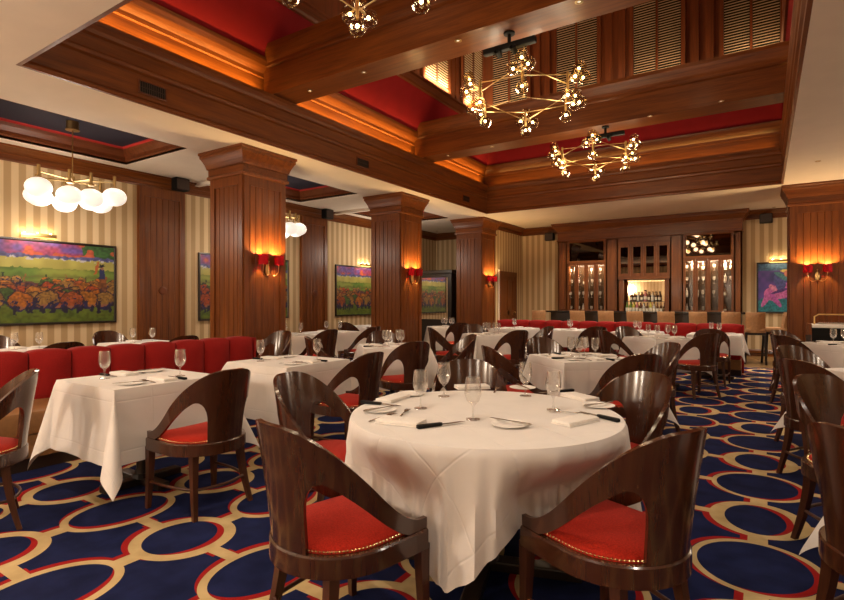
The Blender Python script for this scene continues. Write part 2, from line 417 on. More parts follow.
# clerestory windows with wooden slat blinds
wn = 0
def clerestory(face, c):
    global wn; wn += 1
    W, z0, z1 = .88, 5.56, 7.45
    rot = 0 if face == 'Y' else PI/2
    loc = (c, LY1, 0) if face == 'Y' else (LX0, c, 0)
    r = sroot('window_%d' % wn); r.location = loc; r.rotation_euler = (0, 0, rot)
    h = W/2
    MB().box(-h-.01, h+.01, -.012, -.004, z0, z1).done('pane', M['night'], r)
    f = MB()
    for x in (-h-.07, h): f.box(x, x+.07, -.07, 0, z0-.07, z1+.07)
    for z in (z0-.07, z1): f.box(-h, h, -.07, 0, z, z+.07)
    f.box(-.02, .02, -.065, -.01, z0, z1)
    f.done('window_frame', M['dz'], r)
    al = light('AREA', (0, 0, 0), SLW, (1, .74, .46), shape='RECTANGLE', size=W, size_y=.03)  # added strip at the sill that brightens the slats, no fixture
    al.parent = r; al.location = (0, -.13, z0-.04); al.rotation_euler = (PI-.35, 0, 0)
    # pilaster strips beside the opening
    g = MB()
    for x in (-h-.30, h+.16): g.box(x, x+.14, -.035, 0, LZ+.2, LT)
    g.done('pilaster_strip', M['dz'], r)
    for sx in (-1, 1):
        sl = MB(); n = 37
        xa, xb = (-h+.01, -.025) if sx < 0 else (.025, h-.01)
        for k in range(n):
            z = z0+.02+(z1-z0-.04)*k/(n-1)
            sl.box(xa, xb, -.016, .016, -.0025, .0025, mat=Matrix.Translation((0, -.042, z)) @ Matrix.Rotation(math.radians(6), 4, 'X'))
        sl.done('blind_slats', M['slat'], r)
for c in (-4.98, -3.41, -1.80, -.20): clerestory('Y', c)
for c in (10.27, 8.74, 7.2): clerestory('X', c)

# cross beams
def crossbeam(n, y0, y1):
    h = [(0, 4.2), (0, 4.58), (-.025, 4.60), (-.025, 4.64), (-.05, 4.68), (-.085, 4.76), (-.10, 4.80), (-.10, 4.86)]
    pts = [(y0+d, z) for d, z in h]+[(y1-d, z) for d, z in reversed(h)]
    return struct(MB().prism(pts, lambda y, z: (OX0-.1, y, z), lambda y, z: (OX1+.1, y, z)).done('beam_%d' % n, M['wx']))
crossbeam(5, 4.99, 5.44); crossbeam(6, 8.81, 9.26)

# panelled columns
def panel_face(root, face, plane, a0, a1, z0, z1, mats=('wz', 'wx')):
    """beadboard in a frame; face '-Y', '+Y', '+X', '-X' is the way it looks"""
    sgn = 1 if face[0] == '+' else -1
    def pt(a, z, d):                                       # d: outwards from the plane
        return (a, plane+sgn*d, z) if face[1] == 'Y' else (plane+sgn*d, a, z)
    def bx(mm, A0, A1, Z0, Z1, D0, D1):
        p, q = pt(A0, Z0, D0), pt(A1, Z1, D1)
        mm.box(min(p[0], q[0]), max(p[0], q[0]), min(p[1], q[1]), max(p[1], q[1]), Z0, Z1)
    fw, tr_, br = .095, .15, .24
    f = MB()
    bx(f, a0, a0+fw, z0, z1, 0, .022); bx(f, a1-fw, a1, z0, z1, 0, .022)
    bx(f, a0+fw, a1-fw, z1-tr_, z1, 0, .022); bx(f, a0+fw, a1-fw, z0, z0+br, 0, .022)
    t = .012                                                # inner bead
    bx(f, a0+fw, a0+fw+t, z0+br, z1-tr_, 0, .028); bx(f, a1-fw-t, a1-fw, z0+br, z1-tr_, 0, .028); bx(f, a0+fw, a1-fw, z1-tr_-t, z1-tr_, 0, .028)
    f.done('panel_frame', M[mats[0]], root)
    A, B = a0+fw, a1-fw; n = max(3, round((B-A)/.105)); w = (B-A)/n
    line = []
    for k in range(n):
        line += [(A+k*w, -.006), (A+k*w+.007, .004), (A+(k+1)*w-.007, .004)]
    line.append((B, -.006))
    MB().loft([[pt(a, z0+br, d+.004) for a, d in line], [pt(a, z1-tr_, d+.004) for a, d in line]], closed_ring=False).done('plank_panel', M[mats[0]], root)
CROWN = [(.0, 3.10), (.025, 3.11), (.03, 3.145), (.012, 3.16), (.012, 3.25), (.03, 3.26), (.035, 3.285), (.05, 3.33), (.085, 3.40), (.10, 3.42), (.10, 3.455), (.115, 3.465), (.115, 3.499)]
def column(n, x0, x1, y0, y1, faces=('-Y', '+X', '+Y', '-X'), mats=('wz', 'wx')):
    r = sroot('column_%d' % n)
    MB().box(x0, x1, y0, y1, 0, 3.499).done('shaft', M[mats[0]], r)
    for fc in faces:
        if fc == '-Y': panel_face(r, fc, y0, x0, x1, 0, 3.13, mats)
        if fc == '+Y': panel_face(r, fc, y1, x0, x1, 0, 3.13, mats)
        if fc == '+X': panel_face(r, fc, x1, y0, y1, 0, 3.13, mats)
        if fc == '-X': panel_face(r, fc, x0, y0, y1, 0, 3.13, mats)
    MB().rect(x0-.02, x1+.02, y0-.02, y1+.02, CROWN, cap1=True).done('crown', M[mats[1]], r)
    MB().rect(x0-.02, x1+.02, y0-.02, y1+.02, [(0, 0), (.02, 0), (.02, .14), (.0, .17)]).done('plinth', M[mats[1]], r)
column(1, -6.90, -6.17, 4.84, 5.60)
column(2, -6.90, -6.17, 8.66, 9.42)
column(3, -6.90, -6.17, 12.31, 13.10)
column(4, .41, 1.24, 12.13, 12.92)
# pilasters on the striped wall
def pilaster(n, y0, y1):
    r = sroot('column_%d' % n)
    MB().box(XL, XL+.05, y0, y1, 0, 3.30).done('shaft', M['wz'], r)
    panel_face(r, '+X', XL+.05, y0, y1, 0, 3.28)
    # small round knot of the panelling
    MB().lathe([(0, 0), (.075, 0), (.075, .014), (.05, .02), (0, .02)], 20, mat=Matrix.Translation((XL+.06, (y0+y1)/2, 1.50)) @ Matrix.Rotation(PI/2, 4, 'Y')).done('roundel', M['dz'], r)
for k, y in enumerate((4.84, 8.58, 12.3)): pilaster(5+k, y, y+.84)
# crown mouldings along walls, baseboards
WCR = [(0, 3.29), (.02, 3.29), (.025, 3.32), (.012, 3.335), (.012, 3.40), (.04, 3.41), (.06, 3.43), (.12, 3.47), (.15, 3.475), (.15, 3.499), (0, 3.499)]
def run(name, a, b, out, prof_, mat):
    """moulding from a to b along a wall; out = direction into the room"""
    mm = MB(); s0 = [(a[0]+out[0]*d, a[1]+out[1]*d, z) for d, z in prof_]; s1 = [(b[0]+out[0]*d, b[1]+out[1]*d, z) for d, z in prof_]
    return struct(mm.loft([s0, s1], False, ).done(name, mat))
run('trim_3', (XL, YN), (XL, YL), (1, 0), WCR, M['wy'])
run('trim_4', (XL, YL), (-6.9, YL), (0, -1), WCR, M['wx'])
run('trim_5', (-6.15, 13.1), (-6.15, YB), (1, 0), WCR, M['wy'])
run('trim_6', (-6.15, YB), (XR, YB), (0, -1), WCR, M['wx'])
run('trim_7', (XR, YN), (XR, YB), (-1, 0), WCR, M['wy'])
run('trim_8', (XL, YN), (XR, YN), (0, 1), WCR, M['wx'])
BB = [(0, 0), (.02, 0), (.02, .13), (.0, .16)]
run('baseboard_left', (XL, YN), (XL, YL), (1, 0), BB, M['wy'])
run('baseboard_back_left', (XL, YL), (-6.9, YL), (0, -1), BB, M['wx'])
run('baseboard_back', (-6.15, YB), (XR, YB), (0, -1), BB, M['wx'])
# panel door in the short side wall
r = sroot('door_1'); r.location = (-6.15, 13.9, 0); dx = MB()
for y in (-.58, .46): dx.box(0, .05, y, y+.12, 0, 2.16)
dx.box(0, .05, -.46, .46, 2.04, 2.16).done('door_frame', M['wz'], r)
dp = MB().box(.0, .018, -.46, .46, .005, 2.04)
for y0, y1 in ((-.46, -.34), (-.06, .06), (.34, .46)): dp.box(.018, .035, y0, y1, .005, 2.04)
for z0, z1 in ((.0, .22), (.92, 1.06), (1.92, 2.04)): dp.box(.018, .035, -.34, .34, z0, z1)
d_ = dp.done('door_leaf', M['wz'], r)
MB().sphere((.075, .37, 1.0), .028, 12).lathe([(.01, 0), (.01, .06)], 8, mat=Matrix.Translation((.03, .37, 1.0)) @ Matrix.Rotation(PI/2, 4, 'Y')).done('door_knob', M['brass'], d_)
MB().box(0, .03, -.62, -.585, 0, 2.2).done('door_edge_strip', M['cream'], r)

# ------------------------------------------------------------------ fittings on ceiling and walls
def make_vent():
    t = thing('air_vent', '', 'vent')
    f = MB(); a, c = .165, .075
    f.rect(-a, a, -c, c, [(0, 0), (0, .012), (-.012, .014), (-.014, .004)]).done('vent_frame', M['dy'], t)
    MB().box(-a+.012, a-.012, -c+.012, c-.012, .0, .002).done('backing', M['black'], t)
    g = MB().box(-a+.012, a-.012, -.004, .004, .003, .008)
    for k in range(12):
        x = -a+.025+k*(2*a-.05)/11; g.box(x-.004, x+.004, -c+.012, c-.012, .003, .009)
    g.done('louvre', M['vent'], t)
    for ch in t.children: ch.data.transform(Matrix.Rotation(PI/2, 4, 'Z') @ Matrix.Identity(4)); ch.data.transform(Matrix.Rotation(PI/2, 4, 'Y'))
    return t
VK = Kind(make_vent)
for y, l in ((3.32, 'dark bronze air vent in the long ceiling beam, nearest of three'), (7.04, 'dark bronze air vent in the ceiling beam above the middle column'), (10.79, 'dark bronze air vent in the beam above the farthest column')):
    VK.put((OX0+.008, y, 3.70), 0, l, 'air vents in the long beam')

def make_down():
    t = thing('downlight', '', 'ceiling light')
    MB().lathe([(.018, .0), (.040, -.001), (.041, -.005), (.028, -.008), (.018, -.003), (.018, .010)], 20, cap=False).done('trim_ring', M['brassd'], t, 40)
    MB().lathe([(0, .0), (.018, .0)], 16, cap=False).done('lens', M['lens'], t)
    return t
DK = Kind(make_down)
def on_plane(u, v, z): return (*P(u, v, z), z)
for u, v, z, l in ((310, 90.5, 4.2, 'small recessed downlight in the near cross beam, outermost toward the striped wall'),
                   (364, 72, 4.2, 'small recessed downlight in the near cross beam, second from the long beam'),
                   (458, 40.5, 4.2, 'small recessed downlight in the near cross beam beside the black spotlight bar'),
                   (579, 1.5, 4.2, 'small recessed downlight in the near cross beam at top of the photo'),
                   (448, 155.5, 4.2, 'small recessed downlight in the far cross beam, outermost toward the striped wall'),
                   (492, 146.5, 4.2, 'small recessed downlight in the far cross beam, second from the long beam'),
                   (650, 116, 4.2, 'small recessed downlight in the far cross beam just beyond the chandelier'),
                   (721, 101, 4.2, 'small recessed downlight in the far cross beam toward the right-hand end'),
                   (532, 229, 3.5, 'recessed downlight in the cream ceiling by the bar speaker'),
                   (437, 231, 3.5, 'recessed downlight in the cream ceiling behind the middle column'),
                   (774, 207, 3.5, 'recessed downlight in the cream ceiling near the purple painting'),
                   (818, 161, 3.5, 'recessed downlight in the cream ceiling before the right-hand column')):
    x, y, z = on_plane(u, v, z)
    DK.put((x, y, z-.002), 0, l, 'recessed downlights')
x, y = P(116, 147, HS+.23); DK.put((x, y, HS+.228), 0, 'recessed downlight in the navy coffer behind the globe pendant', 'recessed downlights')

def make_speaker():
    t = thing('wall_speaker', '', 'speaker')
    MB().box(-.13, .13, -.19, -.03, -.11, .11, .02).done('cabinet', M['black'], t, 40)
    MB().box(-.115, .115, -.197, -.188, -.095, .095, .004).done('speaker_grille', M['vent'], t)
    MB().box(-.03, .03, -.035, .0, -.05, .05).done('bracket', M['black'], t)
    return t
SK = Kind(make_speaker)
SK.put((XL+.17, 5.46, 3.38), PI/2, 'black speaker on the wall panel beside the globe pendant', 'wall speakers')
SK.put((XL+.17, 9.2, 3.38), PI/2, 'black speaker on the wall panel behind the middle column', 'wall speakers')
SK.put((XB(550, 14.9), 14.98, 3.20), 0, 'black speaker on the striped wall beside the bar cabinet end', 'wall speakers')
SK.put((XB(766, 14.9), 14.98, 3.28), 0, 'black speaker on the striped wall above the purple painting', 'wall speakers')

# black spotlight bars under the cross beams
def make_spotbar():
    t = thing('spotlight_bar', '', 'spotlight')
    MB().lathe([(0, 0), (.06, 0), (.06, -.02), (.02, -.025), (.02, -.12), (0, -.12)], 16).done('mount', M['black'], t, 40)
    MB().box(-.30, .30, -.035, .035, -.18, -.115, .012).done('bar', M['black'], t, 40)
    for x in (-.12, .06):
        MB().lathe([(0, -.05), (.03, -.045), (.035, 0), (.038, .04), (.03, .04), (.02, .0), (0, .0)], 16, mat=Matrix.Translation((x, -.02, -.20)) @ Matrix.Rotation(math.radians(65), 4, 'X')).done('spot_head', M['black'], t, 40)
    return t
BK = Kind(make_spotbar)
BK.put((-2.30, 5.25, 4.2), .0, 'black spotlight bar under the near cross beam', 'spotlight bars')
BK.put((-2.20, 8.93, 4.2), .0, 'black spotlight bar under the far cross beam', 'spotlight bars')

# ------------------------------------------------------------------ sconces
def make_sconce():
    t = thing('wall_sconce', '', 'sconce')                  # looks along -Y, wall at y=0
    MB().lathe([(0, 0), (.045, 0), (.04, .02), (.015, .03), (0, .03)], 20, mat=Matrix.Translation((0, 0, -.16)) @ Matrix.Rotation(PI/2, 4, 'X') @ Matrix.Diagonal((1, 2.2, 1, 1))).done('backplate', M['brass'], t, 40)
    for s in (-1, 1):
        pts = [(0, -.03, -.19)]+[(s*(.075-.075*math.cos(a)), -.03-.05*math.sin(a/2), -.19-.075*math.sin(a)) for a in [PI*k/8 for k in range(1, 8)]]+[(s*.16, -.09, -.20), (s*.165, -.10, -.05)]
        a = MB().tube(pts, .006, 8).done('arm', M['brass'], t, 60)
        MB().lathe([(0, -.06), (.02, -.055), (.022, -.045), (.012, -.04), (.012, .0), (0, .0)], 12, (s*.165, -.10, 0)).done('candle_cup', M['brass'], a, 40)
        sh = MB().lathe([(.072, -.078), (.080, -.078), (.080, .078), (.077, .078), (.077, -.07), (.072, -.07)], 28, (s*.165, -.10, .0), cap=False).done('lamp_shade', M['shade'], t, 40)
        MB().sphere((s*.165, -.10, .01), .017, 10).done('bulb', M['bulb'], a)
    MB().sphere((0, -.035, -.02), .014, 10).lathe([(0, -.25), (.01, -.24), (.012, -.2), (.007, -.1), (.007, -.02)], 10, (0, -.035, 0)).done('finial', M['brass'], t, 40)
    t.scale = (.88, .88, .88)
    return t
SCK = Kind(make_sconce)
def sconce(loc, rz, label, pw=34):
    SCK.put(loc, rz, label, 'wall sconces with red shades')
    c, s = math.cos(rz), math.sin(rz)
    for k in (-1, 1):
        lx, ly = k*.145, -.088
        light('POINT', (loc[0]+c*lx-s*ly, loc[1]+s*lx+c*ly, loc[2]+.035), pw, (1, .63, .27), shadow_soft_size=.02)
sconce((-6.145, 5.245, 1.915), PI/2, 'brass twin sconce with red shades on the nearest column')
sconce((-6.145, 9.04, 1.915), PI/2, 'brass twin sconce with red shades on the middle column')
sconce((-6.145, 12.72, 1.915), PI/2, 'brass twin sconce with red shades on the column by the door')
sconce((.82, 12.105, 1.915), 0, 'brass twin sconce with red shades on the right-hand column')

# ------------------------------------------------------------------ chandeliers
def make_chandelier(L):
    t = thing('globe_chandelier', '', 'chandelier')
    MB().lathe([(0, L), (.07, L), (.07, L-.03), (.02, L-.05), (0, L-.05)], 20).done('ceiling_canopy', M['brass'], t, 40)
    MB().lathe([(0, 0), (.005, 0), (.005, L-.04), (0, L-.04)], 8).done('stem', M['brass'], t, 40)
    MB().sphere((0, 0, 0), .016, 12).done('hub', M['brass'], t, 60)
    R, nodes = .58, []
    for k in range(6):
        a = math.radians(50)+k*PI/3; z = (0, -.06, 0, .03, .06, .03)[k]
        nodes.append(Vector((R*math.cos(a), R*math.sin(a), z)))
    up = Vector((0, 0, .07))
    for k in range(6):
        a, b = nodes[k], nodes[(k+1) % 6]
        MB().tube([a+up, b-up*.6], .006, 6).done('rod', M['brass'], t, 60)
        MB().tube([a-up*.6, b+up], .006, 6).done('rod', M['brass'], t, 60)
        if k % 2 == 0: MB().tube([Vector((0, 0, 0)), a], .0035, 6).done('spoke', M['brass'], t, 60)
    for k, p in enumerate(nodes):
        nd = MB().lathe([(0, -.10), (.013, -.10), (.016, -.05), (.016, .07), (.013, .1), (0, .1)], 10, p).done('node', M['brass'], t, 40)
        o = Vector((p.x, p.y, 0)).normalized(); tt = Vector((-o.y, o.x, 0))
        for d in ((up*1.0+o*.1).normalized(), (o+tt*.45+up).normalized(), (o*.9-tt*.6-up*2).normalized(), Vector((0, 0, -1))):
            g = p+d*.18
            MB().tube([p+d*.02, p+d*.115], .011, 8).done('socket', M['brass'], nd, 60)
            gl = MB().sphere(g, .076, 16).done('globe', M['smoke'], t, 80)
            MB().sphere(g-d*.016, .017, 10).done('bulb', M['bulb'], gl, 80)
    return t
for y, L, l in ((2.88, LT-3.80, 'brass chandelier of glass globes at the top edge of the photo'), (6.03, LT-3.80, 'brass chandelier of glass globes hanging below the slatted clerestory windows'), (9.17, 4.2-3.80, 'brass chandelier of glass globes under the far cross beam')):
    c = make_chandelier(L); c.location = (-2.45, y, 3.80); c.rotation_euler = (0, 0, math.atan2(y, -2.45)-math.radians(112)); c['label'] = l; c['group'] = 'globe chandeliers in the raised ceiling'
    for k in range(6):
        a = PI/6+.10+k*PI/3
        light('POINT', (-2.45+.56*math.cos(a), y+.56*math.sin(a), 3.60), CH_W/6, (1, .78, .52), shadow_soft_size=.08)
# opal globe pendants in the side bays
def make_pendant():
    t = thing('globe_pendant', '', 'pendant lamp')           # origin at coffer ceiling
    MB().lathe([(0, 0), (.075, 0), (.075, -.10), (.085, -.105), (.085, -.115), (.01, -.12), (0, -.12)], 20).done('ceiling_canopy', M['brassd'], t, 40)
    MB().lathe([(0, -.11), (.008, -.11), (.008, -.80), (0, -.80)], 8).done('stem', M['brassd'], t, 40)
    h = MB().lathe([(0, -.84), (.03, -.83), (.03, -.74), (0, -.73)], 12).done('hub', M['brassd'], t, 40)
    for k in range(9):
        a = 2*PI*k/9+.2; R = .50 if k % 2 else .36
        c, s = math.cos(a), math.sin(a); dz = 0 if k % 2 else -.02
        ar = MB().tube([(0, 0, -.785+dz), (R*c, R*s, -.785+dz), ], .011, 6).done('arm', M['brassd'], t, 60)
        MB().lathe([(0, -.70), (.02, -.70), (.02, -.84), (.035, -.85), (.035, -.875), (0, -.88)], 12, (R*c, R*s, dz)).done('globe_cap', M['brassd'], ar, 40)
        MB().sphere((R*c, R*s, -.985+dz-(.05 if k % 2 == 0 else 0)), .150, 20, .82).done('opal_globe', M['opal'], t, 80)
    return t
PK = Kind(make_pendant)
PK.put((-7.82, 3.36, HS+.23), 0, 'brass pendant with opal globes in front of the cattle painting', 'opal globe pendants')
PK.put((-7.82, 6.9, HS+.23), .5, 'brass pendant with opal globes half hidden behind the nearest column', 'opal globe pendants')

# ------------------------------------------------------------------ paintings
def paint_mesh(name, w, h, fn, nx, nz, parent):
    xs = np.linspace(0, 1, nx); zs = np.linspace(0, 1, nz)
    co = [(-w/2+w*x, 0, h*z) for z in zs for x in xs]
    fs = [(j*nx+i, j*nx+i+1, (j+1)*nx+i+1, (j+1)*nx+i) for j in range(nz-1) for i in range(nx-1)]
    me = bpy.data.meshes.new(name); me.from_pydata(co, [], fs); me.materials.append(M['paint'])
    X, Z = np.meshgrid(xs, zs); c = np.clip(fn(X, Z), 0, 1)
    at = me.color_attributes.new('paint', 'FLOAT_COLOR', 'POINT')
    at.data.foreach_set('color', np.concatenate([c.reshape(-1, 3), np.ones((nx*nz, 1))], 1).astype(np.float32).ravel())
    o = bpy.data.objects.new(name, me); COL.objects.link(o); o.parent = parent; return o
def vnoise(X, Z, sx, sz, seed):
    r = np.random.RandomState(seed); g = r.rand(int(sz)+3, int(sx)+3)
    x, z = X*sx, Z*sz; i, j = x.astype(int), z.astype(int); fx, fz = x-i, z-j
    fx, fz = fx*fx*(3-2*fx), fz*fz*(3-2*fz)
    return (g[j, i]*(1-fx)+g[j, i+1]*fx)*(1-fz)+(g[j+1, i]*(1-fx)+g[j+1, i+1]*fx)*fz
C3 = lambda *c: np.array(c)
def cattle_art(seed):
    def fn(X, Z):
        r = np.random.RandomState(seed)
        n1, n2, n3 = vnoise(X, Z, 60, 40, seed), vnoise(X, Z, 18, 12, seed+1), vnoise(X, Z, 9, 3, seed+2)
        out = np.zeros(X.shape+(3,))
        def put(m, c): out[m] = c if np.ndim(c) == 1 else c[m]
        X0, Z0 = X, Z
        X = X+.016*(vnoise(X0, Z0, 45, 26, seed+5)-.5); Z = Z+.03*(vnoise(X0, Z0, 45, 26, seed+6)-.5)
        n4 = vnoise(X0, Z0, 95, 60, seed+7)
        field = C3(.30, .34, .06)*(1-n3[..., None])+C3(.11, .22, .03)*n3[..., None]
        b = (np.sin(Z*60+n2*3)*.5+.5)[..., None]
        put(Z > -1, field*(.75+.4*b))
        put((Z > .68) & (Z < .82), C3(.46, .42, .10)*(.8+.4*n2[..., None]))
        put((Z < .25), (C3(.10, .17, .02)*(.6+.8*n1[..., None])+C3(.10, .09, .0)*n2[..., None]))
        put(Z >= .80, C3(.10, .10, .28)*(.5+n1[..., None]))
        top = Z > .845
        fol = C3(.50, .05, .05)*np.clip(n2*1.6-.3, 0, 1)[..., None]+C3(.16, .08, .34)*(1-np.clip(n2*1.6-.3, 0, 1))[..., None]
        put(top, fol*(.6+.8*n1[..., None])); put(top & (X > .78), C3(.04, .12, .03)*(.6+n1[..., None]))
        put(top & (n2 > .68), C3(.60, .12, .05)*(.7+.5*n1[..., None]))
        put((np.abs(Z-.81+.02*n2) < .012) & (n1 > .55), C3(.55, .55, .62))
        for k in range(7):
            x = .05+k*.125; put((np.abs(X-x) < .005) & (Z > .48) & (Z < .60), C3(.30, .13, .04) if k % 2 else C3(.02, .04, .02))
        put((np.abs(Z-.575+.01*n2) < .004), C3(.16, .14, .04))
        put((Z > .19+.05*n4) & (Z < .50), (C3(.40, .13, .02)*n1[..., None]+C3(.03, .02, .10)*(1-n1[..., None]))*(.4+.9*n4[..., None]))
        for row in range(6):                               # herd, far to near
            for k in range(15):
                cx, cz = r.rand()*1.06-.03, .50-row*.048+r.rand()*.03; s = .032+row*.009
                col = [C3(.55, .17, .015), C3(.62, .24, .03), C3(.50, .08, .015), C3(.08, .16, .03), C3(.42, .22, .05), C3(.55, .2, .02), C3(.45, .1, .02)][r.randint(7)]
                dx, dz = (X-cx)/s, (Z-cz)/(s*1.5)
                e = dx**2+dz**2
                put(e < 1.05, C3(.05, .02, .04)*(.4+n4[..., None])); put(e < .85, col*(.35+1.2*n4[..., None]))
                put((e < 1.1) & (dz < -.25+1.6*(n4-.5)), C3(.018, .014, .085)*(.3+1.6*n1[..., None]))
                hx, hz = cx+s*.5*(r.rand()*2-1), cz-s*.55                 # head
                e2 = ((X-hx)/(s*.34))**2+((Z-hz)/(s*.75))**2
                put(e2 < 1, col*(.6+.9*n4[..., None])); put((e2 < 1) & (Z < hz-s*.3), C3(.45, .18, .10))
                for q in (-1, 1):                          # legs
                    put((np.abs(X-cx-q*s*.5) < s*.13) & (Z < cz-s) & (Z > cz-s*2.1), C3(.015, .012, .05))
        rx = .915                                          # mounted drover
        put((np.abs(X-rx-.005) < .028) & (Z > .44) & (Z < .60), C3(.22, .07, .02)*(.5+n1[..., None])); put((np.abs(X-rx) < .022) & (Z > .56) & (Z < .70), C3(.02, .03, .11))
        put(((X-rx)/.016)**2+((Z-.715)/.03)**2 < 1, C3(.30, .14, .08)); put((np.abs(X-rx) < .026) & (np.abs(Z-.742) < .010), C3(.01, .01, .02)); put((np.abs(X-rx) < .015) & (Z > .74) & (Z < .775), C3(.01, .01, .02))
        put((np.abs(X-rx+.045-(Z-.66)*.12) < .008) & (Z > .62) & (Z < .79), C3(.50, .12, .03))
        return out*np.where(Z0 > .845, .66, np.where(Z0 < .52, .52, .70))[..., None]
    return fn
def rider_art(X, Z):
    n1, n2 = vnoise(X, Z, 40, 40, 5), vnoise(X, Z, 10, 9, 6)
    out = np.zeros(X.shape+(3,)); out[:] = C3(.02, .03, .12); out += C3(.10, .02, .16)*n2[..., None]
    def put(m, c): out[m] = c if np.ndim(c) == 1 else c[m]
    put(Z < .22+.08*n2, C3(.01, .13, .16)*(.5+n1[..., None])); put(Z > .85, C3(.03, .08, .15)*(.5+n1[..., None]))
    def blob(cx, cz, rx, rz, c, ang=0):
        ca, sa = math.cos(ang), math.sin(ang); x, z = X-cx, Z-cz
        put(((x*ca+z*sa)/rx)**2+((-x*sa+z*ca)/rz)**2+.5*(n2-.5) < 1, np.array(c)*(.6+.8*n1[..., None]))
    blob(.45, .42, .36, .16, (.42, .10, .28), .25); blob(.18, .30, .06, .24, (.38, .09, .28), -.5); blob(.75, .25, .05, .24, (.36, .08, .28), .4)
    blob(.78, .58, .10, .17, (.42, .12, .30), -.6); blob(.86, .50, .09, .06, (.34, .08, .22), -.5); blob(.36, .24, .05, .2, (.30, .06, .25), .7)
    blob(.45, .62, .12, .18, (.05, .06, .20), .2); blob(.52, .72, .2, .05, (.05, .16, .18), -.5); blob(.60, .84, .14, .035, (.42, .36, .08)); blob(.60, .79, .07, .07, (.42, .14, .10))
    blob(.45, .43, .2, .03, (.06, .02, .14), .3); blob(.3, .5, .05, .1, (.5, .18, .3), .9)
    return out
def painting(name_label, w, h, loc, rz, fn, nx, nz, bulbs=3):
    t = thing('framed_painting', name_label, 'painting', loc, rz, None)      # face looks along -Y, back at y=0
    cv = paint_mesh('canvas', w, h, fn, nx, nz, t); cv.location = (0, -.028, 0)
    MB().rect(-w/2, w/2, 0, h, [(.035, 0), (.035, .045), (.012, .045), (0, .026)]).done('picture_frame', M['blackw'], t)
    t.children[-1].data.transform(Matrix.Rotation(PI/2, 4, 'X'))
    return t
def picture_light(label, loc, rz, w=.46):
    t = thing('picture_light', label, 'picture light', loc, rz, 'brass picture lights')
    MB().box(-w/2, w/2, -.11, -.07, -.03, .04, .008).done('light_bar', M['brass'], t, 40)
    MB().box(-.03, .03, -.08, 0, -.01, .03).done('bracket', M['brass'], t)
    for k in (-1, 0, 1):
        MB().sphere((k*w*.36, -.055, .035), .017, 10).done('bulb', M['bulbs'], t, 80)
    c, s = math.cos(rz), math.sin(rz)
    for k in (-1, 0, 1):
        lx, ly = k*w*.36, -.05
        light('POINT', (loc[0]+c*lx-s*ly, loc[1]+s*lx+c*ly, loc[2]+.075), 0.8, (1, .66, .30), shadow_soft_size=.03)
    light('AREA', (loc[0]+s*.13, loc[1]-c*.13, loc[2]-.03), 1.2, (1, .70, .38), rot=(math.radians(28), 0, rz), shape='RECTANGLE', size=w*1.1, size_y=.03)
    return t
painting('wide cattle herding painting on striped wall beside the globe pendant', 2.15, 1.18, (XL, 3.37, 1.0), PI/2, cattle_art(3), 200, 110)
painting('cattle herding painting mostly hidden behind the nearest column', 2.15, 1.22, (XL, 7.10, .98), PI/2, cattle_art(11), 200, 110)
painting('cattle herding painting showing left of the middle column', 2.15, 1.22, (XL, 10.87, .98), PI/2, cattle_art(3), 200, 110)
painting('purple and blue horse rider painting by the right-hand column', .96, 1.14, (XB(782.5, 15), YB, 1.07), 0, rider_art, 90, 100)
picture_light('brass picture light above the wide cattle painting', (XL, 3.36, 2.26), PI/2)
picture_light('brass picture light above the cattle painting left of the middle column', (XL, 10.87, 2.27), PI/2)
picture_light('brass picture light above the purple horse painting', (XB(781, 15), YB, 2.26), 0)

# dark hutch with mirror, beyond the middle column
t = thing('mirror_hutch', 'tall black framed mirror hutch between the middle and farthest columns', 'hutch', (-7.76, 12.42, 0))
MB().box(-.70, .62, -.0, .40, 0, .82, .01).done('cabinet', M['blackw'], t)
f = MB().box(-.70, -.62, 0, .38, .82, 2.08).box(.50, .62, 0, .38, .82, 2.08).box(-.62, .5, 0, .38, 1.98, 2.08); f.done('hutch_frame', M['blackw'], t)
MB().box(-.74, .66, -.05, .40, 2.08, 2.18, .015).done('cornice', M['blackw'], t)
MB().box(-.62, .5, .04, .38, .82, 1.98).done('mirror_glass', M['mirror'], t)
